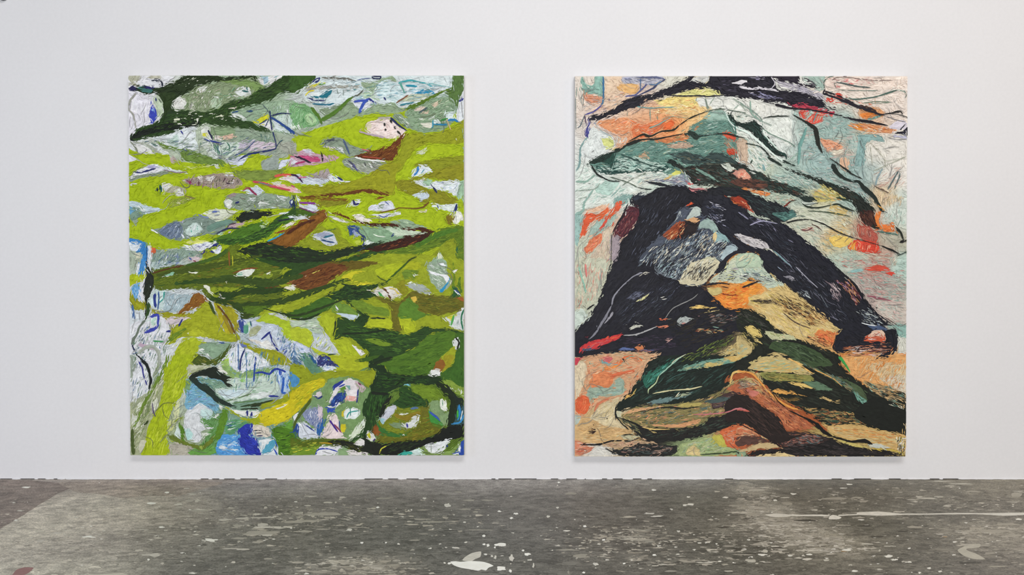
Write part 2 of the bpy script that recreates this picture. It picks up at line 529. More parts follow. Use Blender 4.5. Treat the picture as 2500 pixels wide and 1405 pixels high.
def streaks(pm, poly, cols, count, ln, wd, ang, zlo, zhi, jit):
    lo, hi = poly.min(0), poly.max(0)
    got, tries = 0, 0
    while got < count and tries < 12:
        tries += 1
        q = rng.uniform(lo, hi, (count * 2, 2))
        q = q[inside(poly, q)]
        if not len(q):
            continue
        a = math.radians(ang) + rng.normal(0, 0.13, len(q))
        L = ln * rng.uniform(0.35, 1.0, len(q)) / 2
        d = np.stack([np.cos(a), -np.sin(a)], 1)
        ok = inside(poly, q + d * L[:, None] * .8) & inside(poly, q - d * L[:, None] * .8)
        q, d, L = q[ok], d[ok], L[ok]
        for i in range(min(len(q), count - got)):
            nrm = np.array([-d[i][1], d[i][0]])
            wv = wd * rng.uniform(0.35, 1.0) / 2
            bow = rng.normal(0, 0.08) * L[i]
            ts = np.array([-1, -0.6, 0.1, 0.65, 1.0])
            ws = np.array([0.25, 0.9, 1.0, 0.7, 0.1]) * wv * rng.uniform(0.7, 1.2, 5)
            ctr = q[i] + d[i] * (ts * L[i])[:, None] + nrm * (bow * (1 - ts ** 2))[:, None]
            V = np.concatenate([ctr + nrm * ws[:, None], ctr - nrm * ws[:, None]])
            c = cols[rng.integers(len(cols))] * (1 + rng.normal(0, jit))
            F = [(j, j + 1, j + 6, j + 5) for j in range(4)]
            pm.add(V, F, np.tile(np.clip(c, 0, 0.95), (10, 1)), rng.uniform(zlo, zhi))
            got += 1

DZ = 2.2e-5
def blur(a, r):
    for ax in (0, 1):
        p = np.concatenate([np.repeat(a.take([0], ax), r + 1, ax), a, np.repeat(a.take([-1], ax), r, ax)], ax)
        c = np.cumsum(p, ax)
        n_ = a.shape[ax]
        a = (c.take(range(2 * r + 1, 2 * r + 1 + n_), ax) - c.take(range(0, n_), ax)) / (2 * r + 1)
    return a
def dabs(comp, L, T, cw, ch, count, z, spread, size):
    """fine brush dabs that follow the flow of the picture and break up hard contours"""
    lum = np.sqrt(comp @ [0.3, 0.55, 0.15])
    gy_, gx_ = np.gradient(blur(lum, 2))
    jxx, jyy, jxy = blur(gx_ * gx_, 8), blur(gy_ * gy_, 8), blur(gx_ * gy_, 8)
    th = 0.5 * np.arctan2(2 * jxy, jxx - jyy) + math.pi / 2
    act = np.sqrt(blur(gx_ ** 2 + gy_ ** 2, 4))
    act = act / act.mean()
    pm = Paint()
    n_ = count * 3
    X_, Y_ = rng.uniform(1, cw - 2, n_), rng.uniform(1, ch - 2, n_)
    keep = rng.random(n_) < np.clip(0.10 + 0.32 * act[Y_.astype(int), X_.astype(int)], 0, 1)
    X_, Y_ = X_[keep][:count], Y_[keep][:count]
    for x, y in zip(X_, Y_):
        a = th[int(y), int(x)] + rng.normal(0, 0.22)
        d = np.array([math.cos(a), math.sin(a)]); nrm = np.array([-d[1], d[0]])
        o_ = nrm * rng.normal(0, spread) + d * rng.normal(0, 2.5 * spread)
        sx, sy = int(min(max(x + o_[0], 0), cw - 1)), int(min(max(y + o_[1], 0), ch - 1))
        c = comp[sy, sx] * (1 + rng.normal(0, 0.055))
        hl, hw = rng.uniform(3.0, 8.0) * size, rng.uniform(0.45, 1.2) * size
        bow = rng.normal(0, 0.7)
        p = np.array([x + L, y + T])
        ts = np.array([-1, -0.5, 0.1, 0.6, 1.0]); ws = np.array([0.3, 1.0, 1.0, 0.8, 0.15]) * hw
        ctr = p + d * (ts * hl)[:, None] + nrm * (bow * (1 - ts ** 2))[:, None]
        pm.add(np.concatenate([ctr + nrm * ws[:, None], ctr - nrm * ws[:, None]]), [(j, j + 1, j + 6, j + 5) for j in range(4)], np.tile(np.clip(c, 0, .95), (10, 1)), z + rng.uniform(0, 3) * DZ)
    return pm
def scribbles(comp, L, T, cw, ch, count, z):
    """thin drawn lines that wander through the pale areas"""
    lum = comp @ [0.3, 0.55, 0.15]
    gy_, gx_ = np.gradient(blur(np.sqrt(lum), 2))
    jxx, jyy, jxy = blur(gx_ * gx_, 10), blur(gy_ * gy_, 10), blur(gx_ * gy_, 10)
    th = 0.5 * np.arctan2(2 * jxy, jxx - jyy) + math.pi / 2
    pm = Paint()
    got = 0
    for _ in range(count * 20):
        if got >= count:
            break
        x, y = rng.uniform(2, cw - 3), rng.uniform(2, ch - 3)
        if lum[int(y), int(x)] < 0.36 or comp[int(y), int(x), 2] < 0.45 * comp[int(y), int(x), 1]:
            continue
        pts, a, bend = [], None, rng.normal(0, 0.10)
        for _s in range(int(rng.integers(4, 11))):
            t = th[int(y), int(x)]
            if a is None:
                a = t + (rng.normal(0, 0.3) if rng.random() < 0.75 else math.pi / 2)
            else:
                while t - a > math.pi / 2: t -= math.pi
                while a - t > math.pi / 2: t += math.pi
                a = a + 0.35 * (t - a) + bend + rng.normal(0, 0.16)
            pts.append((x + L, y + T))
            x += math.cos(a) * 7; y += math.sin(a) * 7
            if not (1 < x < cw - 2 and 1 < y < ch - 2) or lum[int(y), int(x)] < 0.25:
                break
        if len(pts) < 3:
            continue
        c0 = comp[int(pts[1][1] - T), int(pts[1][0] - L)]
        g = c0.mean()
        c = (c0 * 0.55 + g * 0.45) * rng.uniform(0.35, 0.7)
        w = rng.uniform(0.7, 1.7)
        ribbon(pm, pts, [w * .6, w, w * 1.3, w * .5], c, c, 2, 0.04, z + rng.uniform(0, 2) * DZ, 0.15)
        got += 1
    return pm
def build_painting(text, rect, label, seedv, ndab=15000, nscr=240, sat=1.0, val=1.0):
    global rng
    rng = np.random.default_rng(seedv)
    L, T, R, B = rect
    depth = 0.055
    yf = -depth
    x0, z1 = map(float, on_wall(L, T, yf)); x1, z0 = map(float, on_wall(R, B, yf))
    xc = (x0 + x1) / 2
    org = (xc, 0.0, z0)
    root = bpy.data.objects.new('painting', None)
    root.empty_display_size = 0.2
    root.location = org
    COL.objects.link(root)
    tag(root, label, 'painting', 'large unframed abstract paintings on the white wall')
    def tone(c):
        g = c @ [0.3, 0.55, 0.15]
        return np.clip((g + (c - g) * sat) * val, 0, 0.95)
    # parse
    marks, blobs = [], []
    ox, oy, k = 0.0, 0.0, 1.0
    for ln in text.strip().splitlines():
        t = ln.split()
        if not t:
            continue
        if t[0] == '@':
            ox, oy = float(t[1]), float(t[2])
            k = float(t[3]) if len(t) > 3 else 0.1779
            continue
        if t[0] == 'G':
            x, y = map(float, t[3].split(','))
            blobs.append((tone(paint(t[1])), float(t[2]), x, y))
            continue
        lay, kind = int(t[0][0]), t[0][1]
        cs = t[1].replace('>', ',').split(',')
        grad = '>' in t[1]
        j = {'P': 2, 'S': 3, 'H': 6}[kind]
        pts = np.array([[float(q) for q in a.split(',')] for a in t[j:]]) * k + [ox, oy]
        marks.append((lay, kind, [tone(paint(c)) for c in cs], grad, [[float(q) * k for q in a.split(':')] for a in t[2:j]], pts, t[2:j], k))
    order = sorted(range(len(marks)), key=lambda i: marks[i][0] + (0.5 if marks[i][0] == 4 and marks[i][1] == 'S' else 0))
    # canvas: wrapped box, front face carries the thin ground washes
    gx = np.linspace(L, R, 150); gy = np.linspace(T, B, 165)
    GX, GY = np.meshgrid(gx, gy)
    num = np.zeros(GX.shape + (3,)); den = np.full(GX.shape, 1e-9)
    wx = GX + 10 * np.sin(GY / 17.0) + 7 * np.sin(GX / 11 + GY / 23); wy = GY + 9 * np.sin(GX / 19.0) + 6 * np.sin(GY / 9.0)
    for c, r, x, y in blobs:
        w = np.exp(-((wx - x) ** 2 + (wy - y) ** 2) / (2 * (r * 0.55) ** 2)) + 1e-7 / (1 + ((wx - x) ** 2 + (wy - y) ** 2) / 1e4)
        num += w[..., None] * c; den += w
    cc = (num / den[..., None]) * (1 + rng.normal(0, 0.05, GX.shape))[..., None]
    vx = np.interp(GX, [L, R], [x0, x1]); vz = np.interp(GY, [T, B], [z1, z0])
    V = np.stack([vx.ravel(), np.full(vx.size, yf), vz.ravel()], 1)
    n_ = len(gx)
    F = [(j * n_ + i, (j + 1) * n_ + i, (j + 1) * n_ + i + 1, j * n_ + i + 1) for j in range(len(gy) - 1) for i in range(n_ - 1)]
    mesh_obj('canvas_face', V, F, M_GROUND, root, cols=cc.reshape(-1, 3), origin=org)
    e = 0.003
    bv, bf = box(x0 - e, x1 + e, yf + 0.002, -0.001, z0 - e, z1 + e)
    bv = [(x + (e if y < -0.04 and x < xc else -e if y < -0.04 else 0) * 0.6, y, z) for x, y, z in bv]
    mesh_obj('canvas_wrap', bv, bf, M_CANVAS, root, origin=org)
    # running composite of the picture (1 px grid), used to pick colours for the last fine dabs
    cw, ch = int(R - L) + 2, int(B - T) + 2
    iy = np.clip((np.arange(ch) / ch * len(gy)).astype(int), 0, len(gy) - 1); ix = np.clip((np.arange(cw) / cw * len(gx)).astype(int), 0, len(gx) - 1)
    comp = cc[iy][:, ix].copy()
    def fill(poly, col):
        a0 = np.clip(np.floor(poly.min(0) - [L, T]).astype(int), 0, [cw - 1, ch - 1]); a1 = np.clip(np.ceil(poly.max(0) - [L, T]).astype(int) + 1, 0, [cw, ch])
        if (a1 <= a0).any():
            return
        gx_, gy_ = np.meshgrid(np.arange(a0[0], a1[0]) + .5, np.arange(a0[1], a1[1]) + .5)
        m_ = inside(poly - [L, T], np.stack([gx_.ravel(), gy_.ravel()], 1)).reshape(gx_.shape)
        comp[a0[1]:a1[1], a0[0]:a1[0]][m_] = col
    def dots(pm_, n0_=0):
        v_ = np.array(pm_.v[n0_:]); c_ = np.array(pm_.c[n0_:])
        if not len(v_):
            return
        v_ = v_.reshape(-1, 2, 5, 2).mean(1); c_ = c_.reshape(-1, 10, 3)[:, 0]
        for t_ in np.linspace(0.3, 3.6, 14):
            i_ = int(t_); f_ = t_ - i_
            q_ = v_[:, i_] * (1 - f_) + v_[:, i_ + 1] * f_ - [L, T]
            xi = np.clip(q_[:, 0].astype(int), 0, cw - 1); yi = np.clip(q_[:, 1].astype(int), 0, ch - 1)
            comp[yi, xi] = c_
    # marks
    boxes = np.zeros((0, 5))
    built = []
    under = 0
    for i in order:
        lay, kind, cols, grad, par, pts, raw, k = marks[i]
        stage = 0 if lay < 4 else 1 if kind != 'S' else 2
        if stage > under:
            zt = boxes[:, 4].max() + 1
            built.append(('H', 0, dabs(comp, L, T, cw, ch, ndab if stage == 1 else ndab * 2 // 3, zt * DZ, 2.2 if stage == 1 else 1.9, 1.0)))
            if stage == 2:
                built.append(('H', 0, scribbles(comp, L, T, cw, ch, nscr, (zt + 3) * DZ)))
            under = stage
            boxes = np.vstack([boxes, [L, T, R, B, zt + 3]])
        pm = Paint()
        bb0 = pts.min(0) - 6; bb1 = pts.max(0) + 6
        if kind == 'S':
            bb0 -= max(par[0]) / 2; bb1 += max(par[0]) / 2
        hit = (boxes[:, 0] < bb1[0]) & (boxes[:, 2] > bb0[0]) & (boxes[:, 1] < bb1[1]) & (boxes[:, 3] > bb0[1]) if len(boxes) else np.zeros(0, bool)
        lev = (boxes[hit, 4].max() if hit.any() else 0) + 1
        top = lev
        if kind == 'P':
            q = smooth_closed(pts, None)
            q = q + rng.normal(0, 0.55, q.shape)
            q[:, 0] = np.clip(q[:, 0], L, R); q[:, 1] = np.clip(q[:, 1], T, B)
            keep = np.ones(len(q), bool)
            keep[1:] = np.hypot(*(np.diff(q, axis=0).T)) > 1e-4
            q = q[keep]
            ar = parea(q)
            if grad:
                u = (q[:, 0] - q[:, 0].min()) / max(1, np.ptp(q[:, 0]))
                C = cols[0] * (1 - u[:, None]) + cols[1] * u[:, None]
            else:
                C = np.tile(cols[0], (len(q), 1))
            tr = tri_poly(q)
            pm.add(q, tr, C, lev * DZ)
            fill(q[::2] if len(q) > 40 else q, C.mean(0))
            if ar > 260:
                d = q - q.mean(0)
                ew, ev = np.linalg.eigh(d.T @ d)
                ang = math.degrees(math.atan2(-ev[1, 1], ev[0, 1]))
                n_s = int(min(260, ar / 42))
                ln = min(46, 5 + math.sqrt(ew[1] / len(q)) * 0.55)
                cl = [np.clip(cols[a] * g, 0, .95) for a in range(len(cols)) for g in (0.90, 0.96, 1.04, 1.09)] if not grad else [np.clip((cols[0] + cols[1]) / 2 * g, 0, .95) for g in (0.88, 0.97, 1.08)]
                streaks(pm, q, cl, n_s, ln, 3.4, ang, (lev + 1) * DZ, (lev + 2) * DZ, 0.06)
                top = lev + 2
            a_sz = ar
        elif kind == 'S':
            wid = par[0]
            c1 = cols[1] if grad else cols[0]
            lanes = int(min(8, max(2, max(wid) / 2.0)))
            V2 = ribbon(pm, pts, wid, cols[0], c1, lanes, 0.10, lev * DZ, 0.45)
            n2 = len(V2) // (lanes + 1)
            fill(np.vstack([V2[:n2], V2[-n2:][::-1]]), (cols[0] + c1) / 2)
            a_sz = float(np.sum(np.hypot(*(np.diff(pts, axis=0).T)))) * float(np.mean(wid))
        else:
            cnt = int(float(raw[0]))
            ln, wd, ang = float(raw[1]) * k, float(raw[2]) * k, float(raw[3])
            streaks(pm, pts, cols, cnt, ln, wd, ang, lev * DZ, (lev + 2) * DZ, 0.10)
            top = lev + 2
            dots(pm)
            a_sz = 0
        boxes = np.vstack([boxes, [bb0[0], bb0[1], bb1[0], bb1[1], top]])
        if pm.v:
            built.append((kind, a_sz, pm))
    built.append(('H', 0, dabs(comp, L, T, cw, ch, ndab // 4, (boxes[:, 4].max() + 1) * DZ, 0.9, 0.75)))
    rank = sorted([i for i, b_ in enumerate(built) if b_[0] != 'H'], key=lambda i: -built[i][1])
    solo = set(rank[:290])
    rest = {'H': Paint(), 'S': Paint()}
    def to3(pm):
        v = np.array(pm.v)
        v[:, 0] = np.clip(v[:, 0], L, R); v[:, 1] = np.clip(v[:, 1], T, B)
        X_ = np.interp(v[:, 0], [L, R], [x0, x1]); Z_ = np.interp(v[:, 1], [T, B], [z1, z0])
        return np.stack([X_, yf - 0.0003 - np.array(pm.z), Z_], 1)
    for i, (kind, a, pm) in enumerate(built):
        if i in solo:
            nm = {'P': 'paint_patch', 'S': 'brush_stroke'}[kind]
            mesh_obj(nm, to3(pm), pm.f, M_OIL, root, cols=np.array(pm.c), origin=org)
        else:
            r = rest['H' if kind == 'H' else 'S']
            r.add(pm.v, pm.f, pm.c, 0)
            r.z[-len(pm.z):] = pm.z
    if rest['H'].v:
        tag(mesh_obj('bristle_marks', to3(rest['H']), rest['H'].f, M_OIL, root, cols=np.array(rest['H'].c), origin=org), kind='stuff')
    if rest['S'].v:
        tag(mesh_obj('fine_brush_marks', to3(rest['S']), rest['S'].f, M_OIL, root, cols=np.array(rest['S'].c), origin=org), kind='stuff')
    return root

